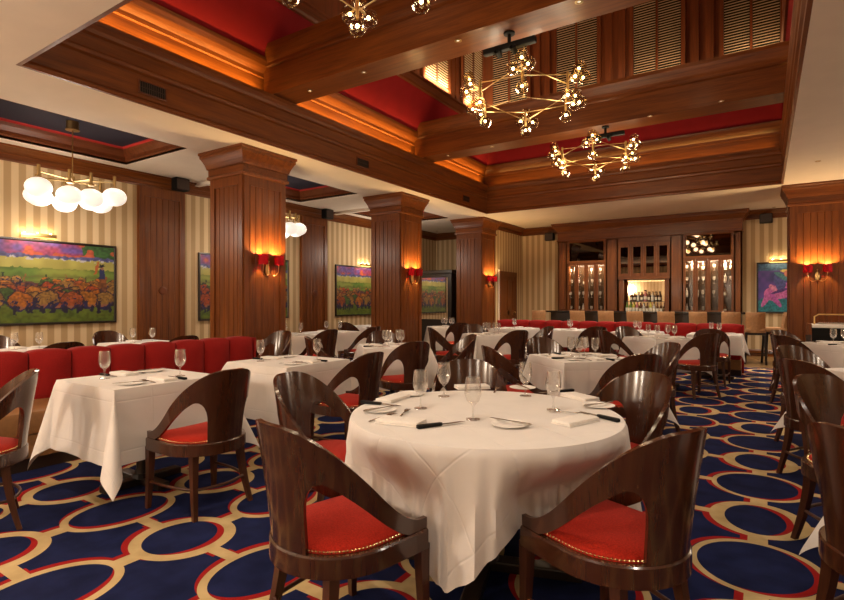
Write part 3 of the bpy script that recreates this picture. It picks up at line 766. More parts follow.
# ================================================================== BAR
YF = 14.6
def bar_cabinet():
    t = thing('back_bar', 'tall cherry back bar with glass doors, centre mirror and transom panes', 'bar cabinet')
    xa, xb = XB(558, YF), XB(742, YF)
    l0, l1 = XB(567, YF), XB(606, YF); c0, c1 = XB(618, YF), XB(670, YF); r0, r1 = XB(683, YF), XB(734, YF)
    zc = 3.02
    MB().box(xa, xb, YB-.05, YB-.002, 0, zc).done('back_panel', M['cabback'], t)
    MB().box(xa, xb, YF, YB-.05, 0, .98, .004).done('base_cabinet', M['dx'], t)
    MB().box(xa-.01, xb+.01, YF-.03, YB-.05, .98, 1.02, .006).done('back_counter', M['granite'], t)
    f = MB()
    for x0, x1 in ((xa, l0), (l1, c0), (c1, r0), (r1, xb)):
        f.box(x0, x1, YF, YF+.05, 1.02, zc); f.box(x0+.06, x1-.06, YF-.02, YF, 1.1, zc-.05) if x1-x0 > .2 else None
        f.box(x0, x0+.03, YF, YB-.05, 1.02, zc); f.box(x1-.03, x1, YF, YB-.05, 1.02, zc)
    f.box(xa, xb, YF, YF+.05, zc-.06, zc)
    f.done('face_frame', M['wz'], t)
    cr = MB().box(xa-.01, xb+.01, YF-.012, YB-.002, zc, 3.30)
    cr.done('frieze', M['wx'], t)
    MB().rect(xa-.01, xb+.01, YF-.012, YB-.002, [(0, 3.26), (.02, 3.265), (.02, 3.30), (.05, 3.33), (.10, 3.40), (.12, 3.41), (.12, 3.45), (.14, 3.46), (.14, 3.497)], cap0=True, cap1=True).done('cornice', M['wx'], t)
    MB().rect(xa, xb, YF-.01, YB-.002, [(0, zc-.03), (.025, zc-.02), (.025, zc+.01), (0, zc+.02)]).done('frieze_bead', M['wx'], t)
    # transoms and glazed side cabinets
    for x0, x1 in ((l0, l1), (r0, r1)):
        tf = MB().rect(x0+.07, x1-.07, 2.44, 2.95, [(.07, -YF-.05), (.07, -YF+.012), (.02, -YF+.012), (0, -YF-.01), (0, -YF-.04)])
        for v in tf.b.verts: v.co = Vector((v.co.x, -v.co.z, v.co.y))
        tfo = tf.done('transom', M['wx'], t)
        MB().box(x0+.07, x1-.07, YF+.015, YF+.03, 2.44, 2.95).done('transom_pane', M['darkmirror'], tfo)
        n = 4; w = (x1-x0)/n
        for k in range(n):
            d = MB(); a, b_ = x0+k*w+.002, x0+(k+1)*w-.002; s = w*.19
            d.box(a, a+s, YF, YF+.03, 1.03, 2.37).box(b_-s, b_, YF, YF+.03, 1.03, 2.37).box(a+s, b_-s, YF, YF+.03, 1.03, 1.09).box(a+s, b_-s, YF, YF+.03, 2.31, 2.37)
            do = d.done('cabinet_door', M['wz'], t)
            MB().box(a+s, b_-s, YF+.012, YF+.016, 1.09, 2.31).done('door_pane', M['pane'], do)
        for z in (1.42, 1.76, 2.08):
            MB().box(x0, x1, YF+.06, YB-.06, z-.008, z).done('glass_shelf', M['pane'], t)
        for k in range(4):
            x = x0+(k+.5)*w
            MB().lathe([(0, 0), (.03, 0), (.03, -.02), (.022, -.022), (0, -.018)], 10, (x, YF+.12, 2.368)).done('cabinet_light', M['bulbs'], t)
        light('AREA', ((x0+x1)/2, YF+.10, 2.34), 45, (1, .76, .50), shape='RECTANGLE', size=x1-x0-.1, size_y=.05)
        MB().box(x0, x1, YF+.05, YB-.05, 2.37, 2.40).done('cabinet_top', M['dx'], t)
    # centre: four small glazed doors over a mirrored niche
    n = 4; w = (c1-c0)/n
    for k in range(n):
        d = MB(); a, b_ = c0+k*w+.002, c0+(k+1)*w-.002; s = w*.20
        d.box(a, a+s, YF, YF+.03, 1.98, 2.82).box(b_-s, b_, YF, YF+.03, 1.98, 2.82).box(a+s, b_-s, YF, YF+.03, 1.98, 2.05).box(a+s, b_-s, YF, YF+.03, 2.75, 2.82)
        do = d.done('upper_door', M['wz'], t)
        MB().box(a+s, b_-s, YF+.012, YF+.018, 2.05, 2.75).done('door_pane', M['darkmirror'], do)
    MB().box(c0, c1, YF+.0, YF+.05, 2.82, zc-.06).done('centre_rail', M['wx'], t)
    MB().box(c0, c1, YF-.0, YB-.05, 1.90, 1.98).done('niche_lintel', M['wx'], t)
    MB().box(c0+.03, c1-.03, YB-.075, YB-.06, 1.02, 1.90).done('mirror_glass', M['nichemirror'], t)
    for x in (c0+.08, c1-.08): MB().box(x-.05, x+.05, YF+.02, YF+.09, 1.02, 1.90).done('niche_post', M['wz'], t)
    MB().box(c0+.13, c1-.13, YF+.15, YB-.08, 1.30, 1.315).done('bottle_shelf', M['granite'], t)
    return l0, l1, c0, c1, r0, r1
l0, l1, c0, c1, r0, r1 = bar_cabinet()
light('AREA', ((c0+c1)/2, YF+.2, 1.86), 6, (1, .68, .36), shape='RECTANGLE', size=c1-c0-.3, size_y=.06)
# the strip just above is added light to brighten the niche, no fixture
def stem_glass():
    o = MB().lathe([(0, 0), (.03, 0), (.004, .01), (.004, .07), (.028, .09), (.034, .13), (.028, .17), (.026, .17), (.03, .13), (.024, .094), (0, .08)], 10, cap=False).done('bar_glass', M['barglass'], None, 60)
    return tag(o, '', 'glass')
BOTC = [((.10, .16, .03), 'green'), ((.40, .34, .06), 'yellow'), ((.35, .12, .12), 'pink'), ((.07, .03, .012), 'brown'), ((.42, .40, .36), 'clear')]
BM = [plain('bottle glass %s' % n, c, .1, spec=.6, coat=.5) for c, n in BOTC]
LBM = plain('bottle label', (.62, .56, .44), .6)
def bottle_kind(k):
    def mk():
        t = thing('bar_bottle', '', 'bottle'); r = .036
        MB().lathe([(0, 0), (r, .004), (r, .17), (r*.9, .195), (.013, .225), (.013, .285), (0, .285)], 12).done('body', BM[k], t, 45)
        MB().lathe([(r+.001, .05), (r+.001, .13)], 12, cap=False).done('bottle_label', LBM, t, 45)
        MB().lathe([(0, .28), (.015, .281), (.015, .305), (0, .306)], 10).done('cap', M['black'], t, 45)
        return t
    return Kind(mk)
BTK = [bottle_kind(k) for k in range(5)]
GK = Kind(stem_glass)
for nm, x0, x1, zs in (('left', l0, l1, (1.02, 1.42, 1.76, 2.08)), ('right', r0, r1, (1.02, 1.42, 1.76, 2.08))):
    for z in zs:
        for k in range(9):
            if rnd.random() < .12: continue
            x = x0+.07+(x1-x0-.14)*k/8
            if nm == 'right' and rnd.random() < .3 or rnd.random() < .12:
                BTK[4 if rnd.random() < .6 else 3].put((x, YF+.12+.1*rnd.random(), z+.001), 0, 'bottle among the glasses in the %s glazed bar cabinet' % nm, 'bottles in the %s bar cabinet' % nm).scale = (.85, .85, .85); continue
            g = GK.put((x, YF+.10+.12*rnd.random(), z+.001), 0, 'small clear stem glass on a lit shelf of the %s glazed bar cabinet' % nm, 'stem glasses in the %s bar cabinet' % nm)
            if z == 2.08: g.scale = (1, 1, .9)
names = [n for _, n in BOTC]
for k in range(11):
    kk = (0, 0, 1, 2, 3, 4, 3, 1, 4, 3, 3)[k]
    BTK[kk].put((c0+.22+(c1-c0-.44)*k/10, YF+.05, 1.021), 0, '%s glass bottle on the back counter before the bar mirror' % names[kk], '%s bottles on the back counter' % names[kk])
for k in range(9):
    kk = (3, 3, 4, 3, 2, 3, 4, 3, 3)[k]
    BTK[kk].put((c0+.28+(c1-c0-.56)*k/8, YF+.24, 1.316), 0, '%s glass bottle on the raised shelf in front of the bar mirror' % names[kk], '%s bottles on the mirror shelf' % names[kk])
# bar counter and stools
t = thing('bar_counter', 'long dark bar counter with stone top behind the tan stools', 'bar counter')
MB().box(-4.75, -.42, 13.55, 14.05, 0, 1.03).done('front_panel', M['blackw'], t)
MB().box(-4.85, -.34, 13.42, 14.12, 1.03, 1.075, .01).done('counter_top', M['granite'], t)
MB().tube([(-4.7, 13.44, .22), (-.44, 13.44, .22)], .02, 8).done('foot_rail', M['brass'], t, 60)
def make_stool():
    t = thing('bar_stool', '', 'bar stool')                  # faces +Y
    b = MB(); n = 12
    def sec(d, zz, bulge):
        return [(-.175+.35*i/n, -.20-d-.05*(1-(2*i/n-1)**2)*bulge+.02, zz) for i in range(n+1)]
    loops = []
    for zz, lean in ((.66, 0), (.72, .0), (.95, .03), (1.07, .06), (1.085, .055)):
        loops.append([(x, y-lean, z) for x, y, z in sec(.0, zz, 1)]+[(x, y-lean+.06, z) for x, y, z in reversed(sec(.0, zz, 1))])
    b.loft(loops, True, True, True).done('backrest', M['tanl'], t, 40)
    MB().box(-.18, .18, -.22, .21, .66, .76, .035).done('seat', M['tanl'], t, 40)
    MB().box(-.19, .19, -.21, .20, .61, .66, .005).done('seat_frame', M['blackw'], t)
    for sx in (-1, 1):
        for sy in (-1, 1):
            MB().loft([[(sx*.17+dx*.02+sx*.02, sy*.19+dy*.02+sy*.02, 0) for dx, dy in ((-1,-1),(1,-1),(1,1),(-1,1))], [(sx*.165+dx*.022, sy*.18+dy*.022, .62) for dx, dy in ((-1,-1),(1,-1),(1,1),(-1,1))]], True, True, True).done('leg', M['blackw'], t)
    for p, q in (((-.18, .2), (.18, .2)), ((-.18, -.2), (.18, -.2)), ((-.18, -.2), (-.18, .2)), ((.18, -.2), (.18, .2))):
        MB().tube([(*p, .2), (*q, .2)], .011, 6).done('foot_rest', M['blackw'], t, 60)
    return t
STK = Kind(make_stool)
for u, l in ((539, 'tan leather bar stool at the bar end by the paneled door'), (577.5, 'tan leather bar stool, second from the door end of the bar'), (606, 'tan leather bar stool, third from the door end of the bar'),
             (635, 'tan leather bar stool before the left end of the bar mirror'), (666, 'tan leather bar stool before the right end of the bar mirror'), (698, 'tan leather bar stool before the right glazed cabinet, nearer the mirror'),
             (731, 'tan leather bar stool before the right end of the back bar'), (755.5, 'tan leather bar stool in the open corner, legs fully seen')):
    STK.put((XB(u, 12.95), 13.12, 0), 0, l, 'tan bar stools along the bar')
STK.put((.20, 13.55, 0), PI/2-.2, 'tan leather bar stool turned sideways at the bar return', 'tan bar stools along the bar')

# ================================================================== BOOTHS
def booth(name, label, n, w, H, depth, seatmat):
    """runs along +X from 0 to n*w, back cushions face -Y with their front at y=0"""
    t = thing(name, label, 'booth')
    L = n*w
    MB().box(0, L, .02, .17, 0, H-.03).done('back_board', M['kick'], t)
    MB().box(.0, L, -depth+.05, .02, .0, .10).done('plinth', M['kick'], t)
    MB().box(.0, L, -depth+.015, .02, .10, .28, .01).done('seat_base', M['brownl'], t)
    for k in range(n):
        b = MB(); a, c = k*w+.005, (k+1)*w-.005
        ny, nz = 8, 10
        def pt(i, j):
            s, q = i/ny, j/nz
            bul = .055*(1-abs(2*s-1)**2.6)*(1-abs(2*q-1)**5)
            return (a+(c-a)*s, -bul, .40+(H-.40-.022*abs(2*s-1)**4)*q)
        front = [[pt(i, j) for i in range(ny+1)] for j in range(nz+1)]
        loops = [r_+[(x, .16, z) for x, y, z in reversed(r_)] for r_ in front]
        top = front[-1]
        loops.append([(x, .02, z+.02) for x, y, z in top]+[(x, .13, z+.02) for x, y, z in reversed(top)])
        b.loft(loops, True, True, True).done('back_cushion', M['banq'], t, 50)
    ns = max(1, round(L/1.35)); ws = L/ns
    for k in range(ns):
        MB().box(k*ws+.002, (k+1)*ws-.002, -depth, .03, .28, .46, .03).done('seat_cushion', seatmat, t, 50)
    MB().box(-.03, .0, -.02, .17, 0, H).done('end_panel', M['banq'], t); MB().box(L, L+.03, -.02, .17, 0, H).done('end_panel', M['banq'], t)
    return t
o = booth('booth_bench', 'long red backed booth with brown seat running toward the nearest column', 13, .338, .86, .60, M['brownl'])
o.location = (-5.30, 4.30-13*.338, 0); o.rotation_euler = (0, 0, PI/2)
o2 = booth('booth_bench', 'red booth bench along the front of the bar', 13, .373, .875, .50, M['banq'])
o2.location = (-5.19, 11.24, 0)

# ================================================================== CHAIRS
def make_chair():
    t = thing('barrel_chair', '', 'chair')                   # faces +Y
    Rr, ST = .25, .23                                        # back radius, straight arm length
    HL = ST+PI*Rr/2
    def plan(s):                                             # s -1..1, 0 = middle of the back; returns point and outward normal
        d = abs(s)*HL; sg = 1 if s >= 0 else -1
        if d < PI*Rr/2:
            a = d/Rr; x, y, nx, ny = Rr*math.sin(a), -.02-Rr*math.cos(a), math.sin(a), -math.cos(a)
        else:
            q = d-PI*Rr/2; x, y, nx, ny = Rr-.010*(q/ST)**2, -.02+q, 1, 0
        return sg*x, y, sg*nx, ny
    def zt(s):
        q = min(1, max(0, (abs(s)-.06)/.90)); f = (math.cos(PI*q)+1)/2
        return .487+.398*f**.88
    def S(s, z):
        x, y, nx, ny = plan(s)
        back = max(0, -ny); h = max(0, (z-.42)/.45)
        k = .062*h**1.2*(.25+.75*back)
        return (x+nx*k, y+ny*k, z)
    s0, s1 = .205, .86
    def zo(s):                                               # lower edge of the arm strip
        a = abs(s)
        w = .135-.075*min(1, (a-s0)/(s1-s0))
        z = zt(a)-w
        if a < s0+.13:
            e = (s0+.13-a)/.13; z -= .15*(1-math.sqrt(max(0, 1-e*e)))
        return max(.43, z)
    cs = sorted({round(x, 4) for x in [-1+.04*k for k in range(51)]+[sg*(s0+.13*(1-math.cos(PI/2*k/7))) for k in range(8) for sg in (-1, 1)]+[sg*s1 for sg in (-1, 1)]})
    cs = [c for c in cs if abs(c) <= s0+1e-6 or abs(abs(c)-s0) > .003]
    b = bmesh.new(); NR = 7; seam = {}
    cols = []
    z_seam = zo(s0)
    for s in cs:
        a = abs(s)
        lo = z_seam if a <= s0+1e-6 else (zo(s) if a < s1+.03 else .385)
        hi = zt(s)
        cols.append([b.verts.new(S(s, lo+(hi-lo)*k/NR)) for k in range(NR+1)])
    for A, B in zip(cols, cols[1:]):
        for k in range(NR): b.faces.new((A[k], A[k+1], B[k+1], B[k]))
    low = [(s, c) for s, c in zip(cs, cols) if abs(s) <= s0+1e-6]
    rows = []
    for s, c in low:
        rows.append([b.verts.new(S(s, .385+(z_seam-.385)*k/4)) for k in range(4)]+[c[0]])
    for A, B in zip(rows, rows[1:]):
        for k in range(4): b.faces.new((A[k], A[k+1], B[k+1], B[k]))
    bmesh.ops.recalc_face_normals(b, faces=b.faces)
    # make normals outward, then thicken inwards
    f0 = max(b.faces, key=lambda f: f.calc_center_median().z)
    c_ = f0.calc_center_median()
    if f0.normal.dot(Vector((c_.x, c_.y+.02, 0))) < 0: bmesh.ops.reverse_faces(b, faces=b.faces)
    r = bmesh.ops.solidify(b, geom=list(b.faces), thickness=.019)
    mbx = MB(); mbx.b.free(); mbx.b = b
    mbx.done('backrest', M['chair'], t, 35)
    # seat ring
    def outline(off, n=40):
        pts = []
        for k in range(n+1):
            s = -1+2*k/n; x, y, nx, ny = plan(s); pts.append((x+nx*off, y+ny*off))
        fx, fy = pts[-1]
        m_ = max(8, n//3)
        for k in range(1, m_):
            q = k/m_; pts.append((fx*(1-2*q), fy-.012*math.sin(PI*q)+off*.6))
        return pts
    oo, oi = outline(.010), outline(-.022)
    MB().loft([[(x, y, .372) for x, y in oi], [(x, y, .372) for x, y in oo], [(x, y, .440) for x, y in oo], [(x, y, .446) for x, y in outline(.004)], [(x, y, .446) for x, y in oi], [(x, y, .372) for x, y in oi]]).done('seat_frame', M['chair'], t, 35)
    ci = (0, .01)
    def sc(o, q): return [(ci[0]+(x-ci[0])*q, ci[1]+(y-ci[1])*q) for x, y in o]
    co = outline(-.019)
    MB().loft([[(x, y, .40) for x, y in co], [(x, y, .452) for x, y in co], [(x, y, .464) for x, y in sc(co, .95)], [(x, y, .478) for x, y in sc(co, .8)], [(x, y, .486) for x, y in sc(co, .5)], [(x, y, .488) for x, y in sc(co, .15)]], True, True, True).done('seat', M['seat'], t, 60)
    # row of brass nailheads round the seat
    tr_ = outline(-.0205, 250); pts, rad = [], []
    for k, (x, y) in enumerate(tr_):
        pts.append((x, y, .4525)); rad.append(.0008 if k % 3 else .0056)
    MB().tube(pts, .003, 6, closed=True, radii=rad).done('nailhead_trim', M['nail'], t, 60)
    def leg(x, y, dx, dy, wtop=.042, wbot=.026, z1=.39, bow=0):
        lp = []
        for k in range(7):
            q = k/6; w = wbot+(wtop-wbot)*q
            cx = x+dx*(1-q)**1.5; cy = y+dy*(1-q)**1.6
            lp.append([(cx+a*w/2, cy+c*w/2, z1*q) for a, c in ((-1,-1),(1,-1),(1,1),(-1,1))])
        return MB().loft(lp, True, True, True).done('leg', M['leg'], t, 35)
    for sg in (-1, 1):
        leg(sg*.228, .195, sg*.008, .012, .044)
        leg(sg*.165, -.165, sg*.035, -.065, .044)
    def hoop(pts): MB().tube(pts, .0095, 8).done('stretcher', M['leg'], t, 60)
    for sg in (-1, 1):
        hoop([(sg*(.232-.05*q+.02*math.sin(PI*q)), .195-.385*q, .17) for q in [k/8 for k in range(9)]])
    hoop([(-.18+.36*q, -.195-.045*math.sin(PI*q), .17) for q in [k/8 for k in range(9)]])
    return t
CK = Kind(make_chair)
def chair(x, y, fx, fy, label, group='walnut barrel chairs with red seats'):
    return CK.put((x, y, 0), math.atan2(fy, fx)-PI/2, label, group)

# ================================================================== TABLES, CLOTHS
TZ = .752
def make_table(kind, a):
    t = thing('dining_table', '', 'table')
    if kind == 'square': MB().box(-a, a, -a, a, TZ-.03, TZ-.001, .004).done('tabletop', M['blackw'], t)
    else: MB().lathe([(0, TZ-.03), (a, TZ-.03), (a, TZ-.001), (0, TZ-.001)], 48).done('tabletop', M['blackw'], t, 40)
    MB().lathe([(0, .06), (.05, .06), (.04, .12), (.04, TZ-.05), (.12, TZ-.031), (0, TZ-.031)], 16).done('pedestal', M['blackw'], t, 40)
    b = MB(); q = a*.72
    b.box(-q, q, -.04, .04, .0, .05, .008).box(-.04, .04, -q, q, .001, .051, .008); b.lathe([(0, .04), (.08, .045), (.06, .075), (0, .08)], 14)
    b.done('foot', M['blackw'], t)
    return t
SQK, RDK = Kind(lambda: make_table('square', .385)), Kind(lambda: make_table('round', .64))
def square_cloth(seed, a=.39, c=.86, fl=.32, tips=None):
    r = random.Random(seed); ph = [r.random()*6.28 for _ in range(12)]
    if tips: ph[8:12] = tips
    inner = [-a+2*a*k/8 for k in range(1, 8)]
    sk = [a+(c-a)*(k/17)**.95 for k in range(18)]
    g = [-x for x in reversed(sk)]+inner+sk
    n = len(g); b = MB(); V = []; wl = b.b.verts.layers.float_vector.new('weave')
    for v in g:
        row = []
        for u in g:
            du, dv = max(0, abs(u)-a), max(0, abs(v)-a)
            su, sv = (1 if u >= 0 else -1), (1 if v >= 0 else -1)
            if du == 0 and dv == 0: p = (u, v, TZ+.004)
            else:
                rr = math.hypot(du, dv); phi = math.atan2(dv, du)
                ci = (0 if su > 0 else 1)+(0 if sv > 0 else 2)
                kf = .07+(fl+.12*math.sin(ph[ci]))*math.sin(2*phi)**2
                if dv == 0: kf += .05*math.sin(v*8+ph[4])*min(1, rr*3)*(1-(v/a)**2)+.03*math.sin(v*19+ph[5])*min(1, rr*2)*(1-(v/a)**4)
                elif du == 0: kf += .05*math.sin(u*8+ph[6])*min(1, rr*3)*(1-(u/a)**2)+.03*math.sin(u*19+ph[7])*min(1, rr*2)*(1-(u/a)**4)
                kf = max(.045, kf)
                tw = phi+.30*math.sin(ph[8+ci])*math.sin(2*phi)
                # ease over the table edge
                dn = rr*math.sqrt(1-kf*kf); ho = rr*kf+.006*min(1, rr/.02)
                z = max(.012, TZ+.004-dn)
                p = (su*min(abs(u), a)+su*ho*math.cos(tw), sv*min(abs(v), a)+sv*ho*math.sin(tw), z)
            nv = b.b.verts.new(p); nv[wl] = (u+.155, v+.155, 0); row.append(nv)
        V.append(row)
    for j in range(n-1):
        for i in range(n-1):
            q = (V[j][i], V[j][i+1], V[j+1][i+1], V[j+1][i])
            um, vm = g[i]+g[i+1], g[j]+g[j+1]
            if abs(um) > 2*a and abs(vm) > 2*a:              # corner cloth is split along its diagonal
                if um*vm > 0: b.b.faces.new((q[0], q[1], q[2])); b.b.faces.new((q[0], q[2], q[3]))
                else: b.b.faces.new((q[0], q[1], q[3])); b.b.faces.new((q[1], q[2], q[3]))
            else: b.b.faces.new(q)
    return b
def round_cloth(chairs, tip, a=.648, h=1.03):
    b = MB(); n = 288; prof_ = 26; wl = b.b.verts.layers.float_vector.new('weave')
    rings = [[b.b.verts.new((0, 0, TZ+.004))]]
    for q in (.3, .6, .85, .97, 1): rings.append([b.b.verts.new((a*q*math.cos(2*PI*k/n), a*q*math.sin(2*PI*k/n), TZ+.004)) for k in range(n)])
    for j in range(1, prof_+1):
        ring = []
        for k in range(n):
            th = 2*PI*k/n; d = th-tip
            e4 = (d+PI/4) % (PI/2)-PI/4
            tipw = math.exp(-(e4/.24)**2)
            R = h*(1+.17*tipw+.02*math.sin(th*3+1))
            L = (R-a)*j/prof_
            cfac = tipw
            fo = .55*math.sin(th*26+1.7*math.sin(th*5))+.35*math.sin(th*43+2.1*math.sin(th*7+2))+.3*math.sin(th*17+1)
            fo = fo*abs(fo)
            wv = (.5+.5*math.sin(th*21+1.1*math.sin(th*4+1)))**1.6; wv2 = math.sin(th*31+2*math.sin(th*5))
            out_ = L*(.05+.08*cfac+.10*(wv-.35)*min(1, L*3.2)+.03*wv2*min(1, L*3))
            z = TZ+.004-L*.985
            lim = 9                                          # pressed back along a straight line by each chair front
            for ca, cr in chairs:
                e = abs((th-ca+PI) % (2*PI)-PI)
                if e < .75: lim = min(lim, (cr-.265)/math.cos(e)+max(0, e-.42)*.5)
            depth = min(1, max(0, (TZ-z-.035)/.20)); depth = depth*depth*(3-2*depth)
            rr = a+.008*min(1, L/.02)+out_+.026*fo*min(1, L*3.5)
            if rr > lim: rr += (lim-.012*abs(fo)*min(1, L*3)-rr)*depth
            ring.append(b.b.verts.new((rr*math.cos(th), rr*math.sin(th), max(.010+.002*cfac, z))))
        rings.append(ring)
    for ri, ring in enumerate(rings):
        for k, nv in enumerate(ring):
            th = 2*PI*k/n; q_ = 0 if ri == 0 else (a*(.3, .6, .85, .97, 1)[ri-1] if ri <= 5 else a+(TZ+.004-nv.co.z)/.985)
            nv[wl] = (q_*math.cos(th-tip+PI/4)+10, q_*math.sin(th-tip+PI/4)+10, 0)
    for k in range(n): b.b.faces.new((rings[0][0], rings[1][k], rings[1][(k+1) % n]))
    for A, B in zip(rings[1:], rings[2:]):
        for k in range(n): b.b.faces.new((A[k], B[k], B[(k+1) % n], A[(k+1) % n]))
    return b
SEED = [0]
def table(kind, x, y, rot, phrase, group='square dining tables', small=False, fl=.32, tips=None):
    K = SQK if kind == 'square' else RDK
    K.put((x, y, 0), rot, 'dark pedestal table under the white cloth, %s' % phrase, group if kind == 'square' else None)
    SEED[0] += 1
    if kind == 'square':
        c = (square_cloth(SEED[0], .39, .70, .2) if small else square_cloth(SEED[0], fl=fl, tips=tips)).done('tablecloth', M['linen'], None, 50)
        c.location = (x, y, 0); c.rotation_euler = (0, 0, rot)
        tag(c, 'white cloth hanging over the %s' % phrase, 'tablecloth', 'white square tablecloths')

# ------------------------------------------------------------------ tableware
def make_goblet():
    o = MB().lathe([(0, 0), (.034, .0), (.033, .004), (.009, .008), (.0045, .02), (.0045, .055), (.009, .068), (.027, .084), (.0385, .115), (.0395, .135), (.033, .195), (.0318, .195), (.037, .135), (.036, .116), (.025, .088), (0, .074)], 22, cap=False).done('water_goblet', M['glass'], None, 60)
    return tag(o, '', 'glass')
def make_plate():
    o = MB().lathe([(0, .001), (.042, .0), (.048, .001), (.074, .007), (.082, .0095), (.081, .0115), (.073, .009), (.048, .0035), (0, .003)], 32, cap=False).done('bread_plate', M['china'], None, 60)
    return tag(o, '', 'plate')
def make_napkin():
    t = thing('folded_napkin', '', 'napkin')
    MB().box(-.052, .052, -.105, .105, 0, .006, .002).done('lower_fold', M['napkin'], t, 40)
    b = MB().box(-.051, .049, -.104, .104, .0062, .020, .005); b.done('upper_fold', M['napkin'], t, 40)
    return t
def flat_outline(pts, th, zf):
    return MB().prism(pts, lambda x, y: (x, y, zf(y)), lambda x, y: (x, y, zf(y)+th))
def make_fork():
    L = .19; h = [(.004, -.095), (.0055, -.09), (.006, -.06), (.003, -.01), (.003, .02), (.011, .04), (.0125, .055), (.0125, .095), (.0095, .095), (.0095, .058), (.0055, .058), (.0055, .095), (.002, .095), (.002, .058)]
    pts = h+[(-x, y) for x, y in reversed(h)]
    b = MB(); zf = lambda y: .002+.010*math.sin(max(0, min(1, (y+.095)/.19))*PI)*.5+(.004 if y > .04 else 0)
    o = b.prism(pts, lambda x, y: (x, y, zf(y)), lambda x, y: (x, y, zf(y)+.002)).done('dinner_fork', M['steel'])
    return tag(o, '', 'fork')
def make_knife():
    t = thing('table_knife', '', 'knife')
    flat_outline([(.005, -.01), (.009, .0), (.0095, .07), (.005, .105), (-.004, .112), (-.006, .0)], .0016, lambda y: .003).done('blade', M['steel'], t)
    MB().loft([[(a*w, y, .0035+c*hh) for a, c in ((-1, -1), (1, -1), (1, 1), (-1, 1))] for y, w, hh in ((-.10, .006, .003), (-.09, .0075, .0035), (-.03, .0055, .003), (-.005, .0045, .0028))], True, True, True).done('handle', M['steel'], t)
    return t
def make_steak():
    t = thing('steak_knife', '', 'knife')
    flat_outline([(.006, -.005), (.010, .0), (.011, .06), (.003, .118), (-.007, .09), (-.008, .0)], .0018, lambda y: .006).done('blade', M['steel'], t)
    MB().loft([[(a*w, y, .0085+c*hh) for a, c in ((-1, -.7), (-.7, -1), (.7, -1), (1, -.7), (1, .7), (.7, 1), (-.7, 1), (-1, .7))] for y, w, hh in ((-.125, .010, .007), (-.12, .012, .0085), (-.06, .0105, .0075), (-.01, .0095, .007), (-.003, .007, .006))], True, True, True).done('handle', M['black'], t, 40)
    return t
GOB, PLT, NAP, FRK, KNF, STK2 = [Kind(f) for f in (make_goblet, make_plate, make_napkin, make_fork, make_knife, make_steak)]
CZ = TZ+.0052
def seen(x, y, z):
    d = -SN*x+CS*y; r_ = CS*x+SN*y
    if d < .3: return False
    u = CU+F*r_/d; v = HV-F*(z-EYE)/d
    return -6 < u < 850 and v < 606
GRP = {'g': 'water goblets on the tables', 'p': 'bread plates on the tables', 'n': 'folded napkins on the tables', 'f': 'forks on the tables', 'k': 'knives on the tables'}
def setting(cx, cy, dx, dy, seat, phrase, edge=.385, items='gpnfk', gl=(.10, .17)):
    """place setting for a seat in direction (dx, dy) from the table centre"""
    n = math.hypot(dx, dy); dx, dy = dx/n, dy/n
    fx, fy = -dx, -dy; rx, ry = fy, -fx
    bx_, by_ = cx+dx*(edge-.135), cy+dy*(edge-.135)
    j = lambda s: (rnd.random()-.5)*s
    rz = math.atan2(fy, fx)-PI/2
    def at(r, f, z=0): return (bx_+rx*r+fx*f, by_+ry*r+fy*f, CZ+z)
    def put(K, p, a, lab, g):
        if seen(*p): K.put(p, a, lab, GRP[g])
    w = '%s of the %s' % (seat, phrase)
    if 'n' in items: put(NAP, at(.0+j(.015), j(.02)), rz+j(.2), 'folded white napkin, '+w, 'n')
    if 'p' in items:
        p = at(-.215+j(.01), .0+j(.02)); put(PLT, p, 0, 'white bread plate, '+w, 'p')
        if 'k' in items: put(KNF, (p[0], p[1], p[2]+.012), rz+1.1+j(.4), 'knife on plate, '+w, 'k')
    if 'f' in items: put(FRK, at(-.095, .01), rz+j(.12), 'steel fork, '+w, 'f')
    if 's' in items: put(STK2, at(.105, .0), rz+j(.12), 'black handled knife, '+w, 'k')
    if 'g' in items: put(GOB, at(gl[0]+j(.03), gl[1]+j(.02)), 0, 'clear goblet, '+w, 'g')

# ---- the round table in front
RX, RY = -1.155, 2.33
table('round', RX, RY, .3, 'the large round table in front')
round_ch = [('front left of the round table, red seat in full view', 256, .825), ('front right of the round table, curved back to the aisle', 335.5, .735), ('back right of the round table', 59, .85), ('back of the round table, facing the viewer', 122, .905), ('booth side of the round table', 189, .89)]
cloth = round_cloth([(math.radians(a), r_) for _, a, r_ in round_ch], math.radians(-79)).done('tablecloth', M['linen'], None, 55)
cloth.location = (RX, RY, 0); tag(cloth, 'white cloth draping in folds over the large round table in front', 'tablecloth')
for l, a, r_ in round_ch:
    c, s = math.cos(math.radians(a)), math.sin(math.radians(a))
    chair(RX+c*r_, RY+s*r_, -c, -s, 'walnut barrel chair at the '+l)
def on(u, v, z=CZ): return (*P(u, v, z), z)
for u, v, l in ((420.6, 408.5, 'clear goblet on the round table beside the napkin corner, booth side'), (443.9, 396.5, 'clear goblet on the round table before the facing chair, booth side'), (473, 419.5, 'clear goblet nearest the front edge of the round table'),
                (525.5, 396, 'clear goblet beside the bread plate at the back of the round table'), (553.4, 410, 'clear goblet on the round table toward the aisle chair')):
    GOB.put(on(u, v), 0, l, GRP['g'])
def aim(a, b):
    p, q = P(*a, CZ), P(*b, CZ); return math.atan2(q[1]-p[1], q[0]-p[0])-PI/2
def mid(a, b, z=CZ):
    p, q = P(*a, z), P(*b, z); return ((p[0]+q[0])/2, (p[1]+q[1])/2, z)
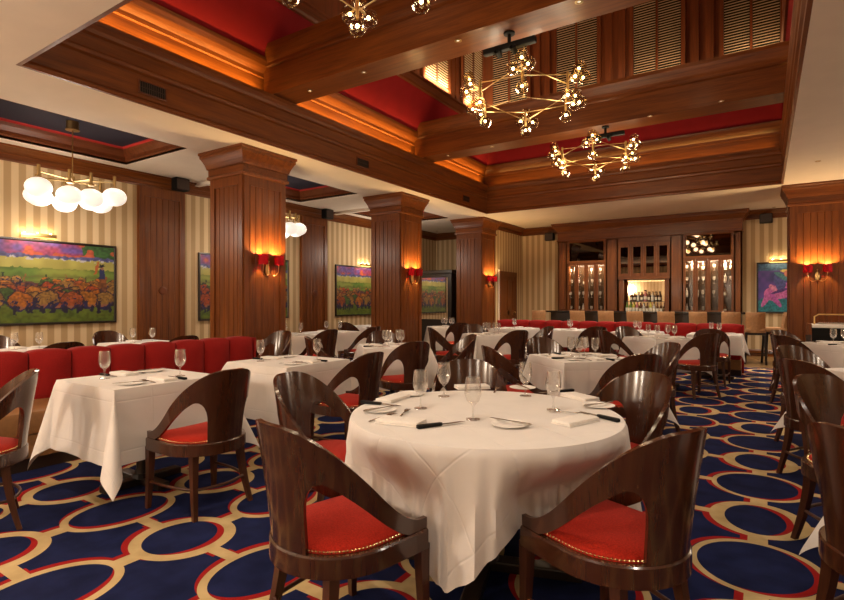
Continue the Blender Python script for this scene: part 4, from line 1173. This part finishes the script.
for u, v, l in ((380, 411, 'white bread plate by the black handled knife at booth side of round table'), (411, 394.8, 'white bread plate behind the goblets at the back of the round table'),
                (522.6, 388.6, 'white bread plate at the far edge of the round table'), (598.5, 406.6, 'white bread plate at the aisle edge of the round table'), (509.4, 425.6, 'white bread plate near the front edge of the round table')):
    PLT.put(on(u, v), 0, l, GRP['p'])
for a, b, l in (((384, 421.5), (418, 425), 'folded white napkin at the front left setting of the round table'), ((402, 397), (384, 402.5), 'folded white napkin at the booth side setting of the round table'), ((461, 388.5), (483, 387.8), 'folded white napkin before the chair at back of round table'),
                ((590, 401), (570, 396), 'folded white napkin at the back right setting of the round table'), ((556, 426.5), (594, 418.5), 'folded white napkin at the front right setting of the round table')):
    NAP.put(mid(a, b), aim(a, b), l, GRP['n'])
for a, b, l in (((364, 403.5), (400, 407), 'black handled knife at the booth edge of the round table'), ((424, 428), (460, 423.3), 'black handled knife at the front edge of the round table'), ((607, 419.5), (588, 414.8), 'black handled knife at the front right napkin of the round table'),
                ((563, 392.2), (549, 393.2), 'black handled knife behind the aisle goblet of the round table')):
    STK2.put(mid(a, b), aim(a, b), l, GRP['k'])
for a, b, l in (((373, 421), (392, 415.8), 'steel fork beside the front left napkin of the round table'), ((400, 417.6), (408, 410.8), 'steel fork above the front left napkin of the round table'), ((494, 393.5), (498, 388), 'steel fork beside the back napkin of the round table'),
                ((561, 413), (577, 414.4), 'steel fork above the front right napkin of the round table')):
    FRK.put(mid(a, b), aim(a, b), l, GRP['f'])
for (u, v), a, l in (((380, 411), ((366, 412.5), (396, 407)), 'steel knife across the booth side bread plate of the round table'), ((522.6, 388.6), ((511, 386), (519, 389.5)), 'steel knife across the far bread plate of the round table'),
                     ((598.5, 406.6), ((586, 405.5), (608, 402.6)), 'steel knife across the aisle bread plate of the round table'), ((511, 424.6), ((552, 428.5), (504, 420)), 'steel knife across the front bread plate of the round table')):
    x, y, z = on(u, v); KNF.put((x, y, z+.012), aim(*a), l, GRP['k'])

D4 = {'front left': (-1, -1), 'front right': (1, -1), 'back left': (-1, 1), 'back right': (1, 1)}
q = math.sqrt(.5)
def diamond(x, y, phrase, seats, sets=None, items='gpnk', gl=(.09, .17), r_=.70, fl=.32, face={}):
    table('square', x, y, PI/4, phrase, fl=fl)
    for s in seats:
        dx, dy = D4[s]; fx, fy = face.get(s, (-dx, -dy)); chair(x+dx*q*r_, y+dy*q*r_, fx, fy, 'walnut barrel chair at %s of the %s' % (s, phrase))
    for s in (sets or D4): setting(x, y, *D4[s], s, phrase, items=items, gl=gl)
diamond(-3.86, 5.26, 'table past the red booth end', ('front left', 'front right', 'back left', 'back right'), items='gpnks', face={'front right': (-.9, .44)}, r_=.74)
diamond(-1.50, 5.20, 'table right behind the round table', ('front left', 'front right', 'back left', 'back right'), items='gpnkfs')
diamond(-3.82, 8.0, 'table before the farthest column', ('front left', 'front right', 'back left', 'back right'), face={'front right': (-.85, .53)}, r_=.76)
diamond(-1.30, 8.67, 'aisle table before the bar booth', ('front left', 'back left', 'front right'), gl=(.10, .08))
diamond(.98, 2.98, 'first table right of the aisle', ('front left', 'back left'), r_=.76, fl=.5)
diamond(.92, 5.37, 'second table right of the aisle', ('front left', 'back left'), items='gpnks', r_=.74)
diamond(.87, 8.67, 'third table right of the aisle', ('front left', 'back left'), items='gpnks')
def pair(x, y, phrase, seats, chairs_, items='gpnfks', r_=.70, gl=(.09, .17), small=False, tips=None):
    table('square', x, y, 0, phrase, small=small, tips=tips)
    for s, (dx, dy) in seats.items():
        setting(x, y, dx, dy, s, phrase, items=items, gl=gl)
    for s in chairs_:
        dx, dy = seats[s]; chair(x+dx*r_, y+dy*r_, -dx, -dy, 'walnut barrel chair at %s of the %s' % (s, phrase))
pair(-3.755, 2.07, 'booth table nearest the viewer', {'booth side': (-1, 0), 'open side': (1, 0)}, ('open side',), r_=.70, gl=(.195, .08), tips=[1.5, 1.0, -1.5, -.8])
pair(-3.70, 3.42, 'booth table before the nearest column', {'booth side': (-1, 0), 'open side': (1, 0)}, ('open side',), gl=(.195, .08))
chair(-3.83, 1.10, -.30, -.95, 'walnut barrel chair cut by the left photo edge, beside the red booth')
for x, ph, ch in ((-.70, 'bar booth table at the aisle end', True), (-1.95, 'bar booth table, second from the aisle', False), (-3.2, 'bar booth table, third from the aisle', False), (-4.35, 'bar booth table nearest the door', False)):
    pair(x, 10.20, ph, {'bar side': (0, 1), 'near side': (0, -1)}, ('near side',) if ch else (), 'gpn', gl=(.07, .1), small=True)
chair(-2.55, 9.30, -.62, .78, 'walnut barrel chair turned toward the bar booth table third from aisle')
WS = {'wall side': (-1, 0), 'booth side': (1, 0)}
pair(-7.05, 2.55, 'side room table under the cattle painting', WS, ('wall side', 'booth side'), 'gpn', small=True)
pair(-6.98, 3.86, 'side room table before the wall panel', WS, ('wall side', 'booth side'), 'gpn', small=True)
pair(-6.60, 6.17, 'side room table beyond the nearest column', WS, (), 'gpn', small=True)
pair(-6.62, 7.17, 'side room table before the middle column', WS, (), 'gpn', small=True)
chair(-5.83, 5.97, -1, .05, 'walnut barrel chair at the side room table beyond the nearest column')
chair(-5.83, 7.06, -1, .05, 'walnut barrel chair at the side room table before the middle column')
pair(-7.62, 9.30, 'side room table behind the middle column', {'near side': (0, -1), 'far side': (0, 1)}, (), 'n', small=True)
chair(-7.28, 8.47, -.1, 1, 'walnut barrel chair half hidden by the middle column, below the cattle painting')
diamond(-5.80, 9.95, 'side table before the dark mirror hutch', ('front right',), items='gn')
chair(-5.80, 4.98, .10, -1, 'walnut barrel chair in shade beside the nearest column')
o = MB().lathe([(0, 0), (.03, 0), (.034, .10), (.031, .10), (.028, .008), (0, .008)], 16, cap=False).done('candle_tumbler', M['vent'], None, 40)
o.location = on(485, 332.4); tag(o, 'dark candle tumbler on the table before the farthest column', 'candle holder')
o = dup(o, on(808.5, 342.2), 0, 'dark candle tumbler on the third table right of aisle')
o = MB().box(-.10, .10, -.06, .06, 0, .055, .012).done('linen_pile', M['napkin'], None, 40)
tag(o, 'pile of folded white linen on the aisle table before the bar booth', 'napkins'); o.location = (-1.30, 8.67, CZ); o.rotation_euler = (0, 0, .3)

# ------------------------------------------------------------------ service station by the right-hand column
t = thing('service_station', 'dark service counter with brass rail before the right-hand column', 'counter', (.62, 10.95, 0))
MB().box(0, .05, 0, .55, 0, .93, .004).done('end_panel', M['wz'], t)
MB().box(.05, 1.6, .02, .53, .0, .86).done('cabinet', M['black'], t)
MB().box(.05, 1.62, -.02, .57, .87, .92, .006).done('counter_top', M['china'], t)
f = MB()
f.tube([(.10, .25, .92), (.10, .25, 1.05), (.16, .25, 1.09), (1.5, .25, 1.09)], .012, 8).done('brass_rail', M['brass'], t, 60)
MB().box(.14, 1.5, .24, .25, .935, 1.08).done('guard_pane', M['pane'], t)
MB().box(.16, .72, .32, .48, .92, .955, .006).done('tray', M['steel'], t)

# ================================================================== LIGHT
WARM = (1, .87, .72)
def spot(x, y, z, w, ang=110, blend=.7, col=WARM, r_=.05):
    light('SPOT', (x, y, z), w*LW, col, spot_size=math.radians(ang), spot_blend=blend, shadow_soft_size=r_)
# recessed downlights in the cream ceiling and under the beams
for x, y, w in ((-4.3, .9, 60), (-3.7, 2.2, 0), (-1.3, .9, 110), (1.2, .9, 60), (1.3, 3.2, 60), (1.3, 5.6, 60), (1.3, 8.6, 60), (1.6, 11.0, 40), (-3.0, 12.2, 220), (-1.2, 12.2, 220), (-4.8, 12.2, 180), (.2, 13.2, 130), (-4.4, 13.8, 110), (-3.3, 13.8, 110), (-2.1, 13.8, 110), (-1.0, 13.8, 110), (1.5, 13.8, 70), (-6.3, 11.1, 30)):
    if w: spot(x, y, 3.47, w)
for y in (5.21, 9.03):
    for x in (-5.1, -4.2, -3.3, -1.5, -.5):
        spot(x, y, 4.17, 38, 100)
for c in CY:
    for x in (-8.0, -7.4): spot(x, (c[0]+c[1])/2+.6, HS+.2, 22)
# hidden cove strips on the ledge of the well
CV = (1, .56, .14)
def cove(x, y, lx, ly, w, rot):
    light('AREA', (x, y, 4.15), w, CV, rot=rot, spread=math.radians(95), shape='RECTANGLE', size=lx, size_y=ly)
for ya, yb in ((2.1, 4.9), (5.5, 8.75), (9.3, 11.8)):
    cove(OX0-.06, (ya+yb)/2, .05, yb-ya, 14*(yb-ya)*CVW, (0, PI-.30, 0))
    cove(OX1+.06, (ya+yb)/2, .05, yb-ya, 3*(yb-ya)*CVW, (0, PI+.30, 0))
cove((OX0+OX1)/2, OY1+.06, OX1-OX0-.3, .05, 2.2*6*CVW, (PI-.30, 0, 0))
cove((OX0+OX1)/2, OY0-.06, OX1-OX0-.3, .05, 4*6*CVW, (PI+.30, 0, 0))
# light of the opal pendants; the one in the unseen front bay is added
for y in (-.4, 3.36, 6.9, 10.6): light('POINT', (-7.82, y, 2.55), PNW, (1, .85, .70), shadow_soft_size=.3)
for x, y, f in ((3.9, .5, .35), (3.9, 4.2, .45), (3.9, 8.0, .6), (3.9, 11.5, 2.6), (-6.5, -2.3, 4.2), (-4.0, -2.3, 4.2), (-1.5, -2.3, 1.6), (1.2, -2.3, .7)):  # added fill lights along the right and front walls, no sconces there
    light('POINT', (x, y, 2.0), FILLW*f, (1, .85, .70), shadow_soft_size=.25)
# added unseen lights inside the lantern, to brighten the slats
for x, y in ((-4.2, 4.0), (-4.2, 7.5), (-1.2, 4.0), (-1.2, 7.5), (-2.6, 10.3)):
    light('POINT', (x, y, 5.9), LNW, (1, .72, .42), shadow_soft_size=.25)

w = bpy.data.worlds.new('room'); scn.world = w; w.use_nodes = True
w.node_tree.nodes['Background'].inputs[0].default_value = (.02, .018, .016, 1)
cam = bpy.data.cameras.new('camera'); co = bpy.data.objects.new('camera', cam); COL.objects.link(co)
co.location = (0, 0, EYE); co.rotation_euler = (PI/2, 0, math.radians(33.1))
cam.sensor_width = 36; cam.lens = F/844*36; cam.shift_y = 2/844; cam.clip_start = .05
scn.camera = co
vs = scn.view_settings
vs.view_transform = 'Standard'; vs.look = 'None'; vs.gamma = 1; vs.exposure = EXPO; vs.use_curve_mapping = False
cy = scn.cycles
cy.max_bounces = 7; cy.diffuse_bounces = 4; cy.glossy_bounces = 4; cy.transparent_max_bounces = 24; cy.transmission_bounces = 6
cy.caustics_reflective = False; cy.caustics_refractive = False; cy.sample_clamp_indirect = 6; cy.use_denoising = True
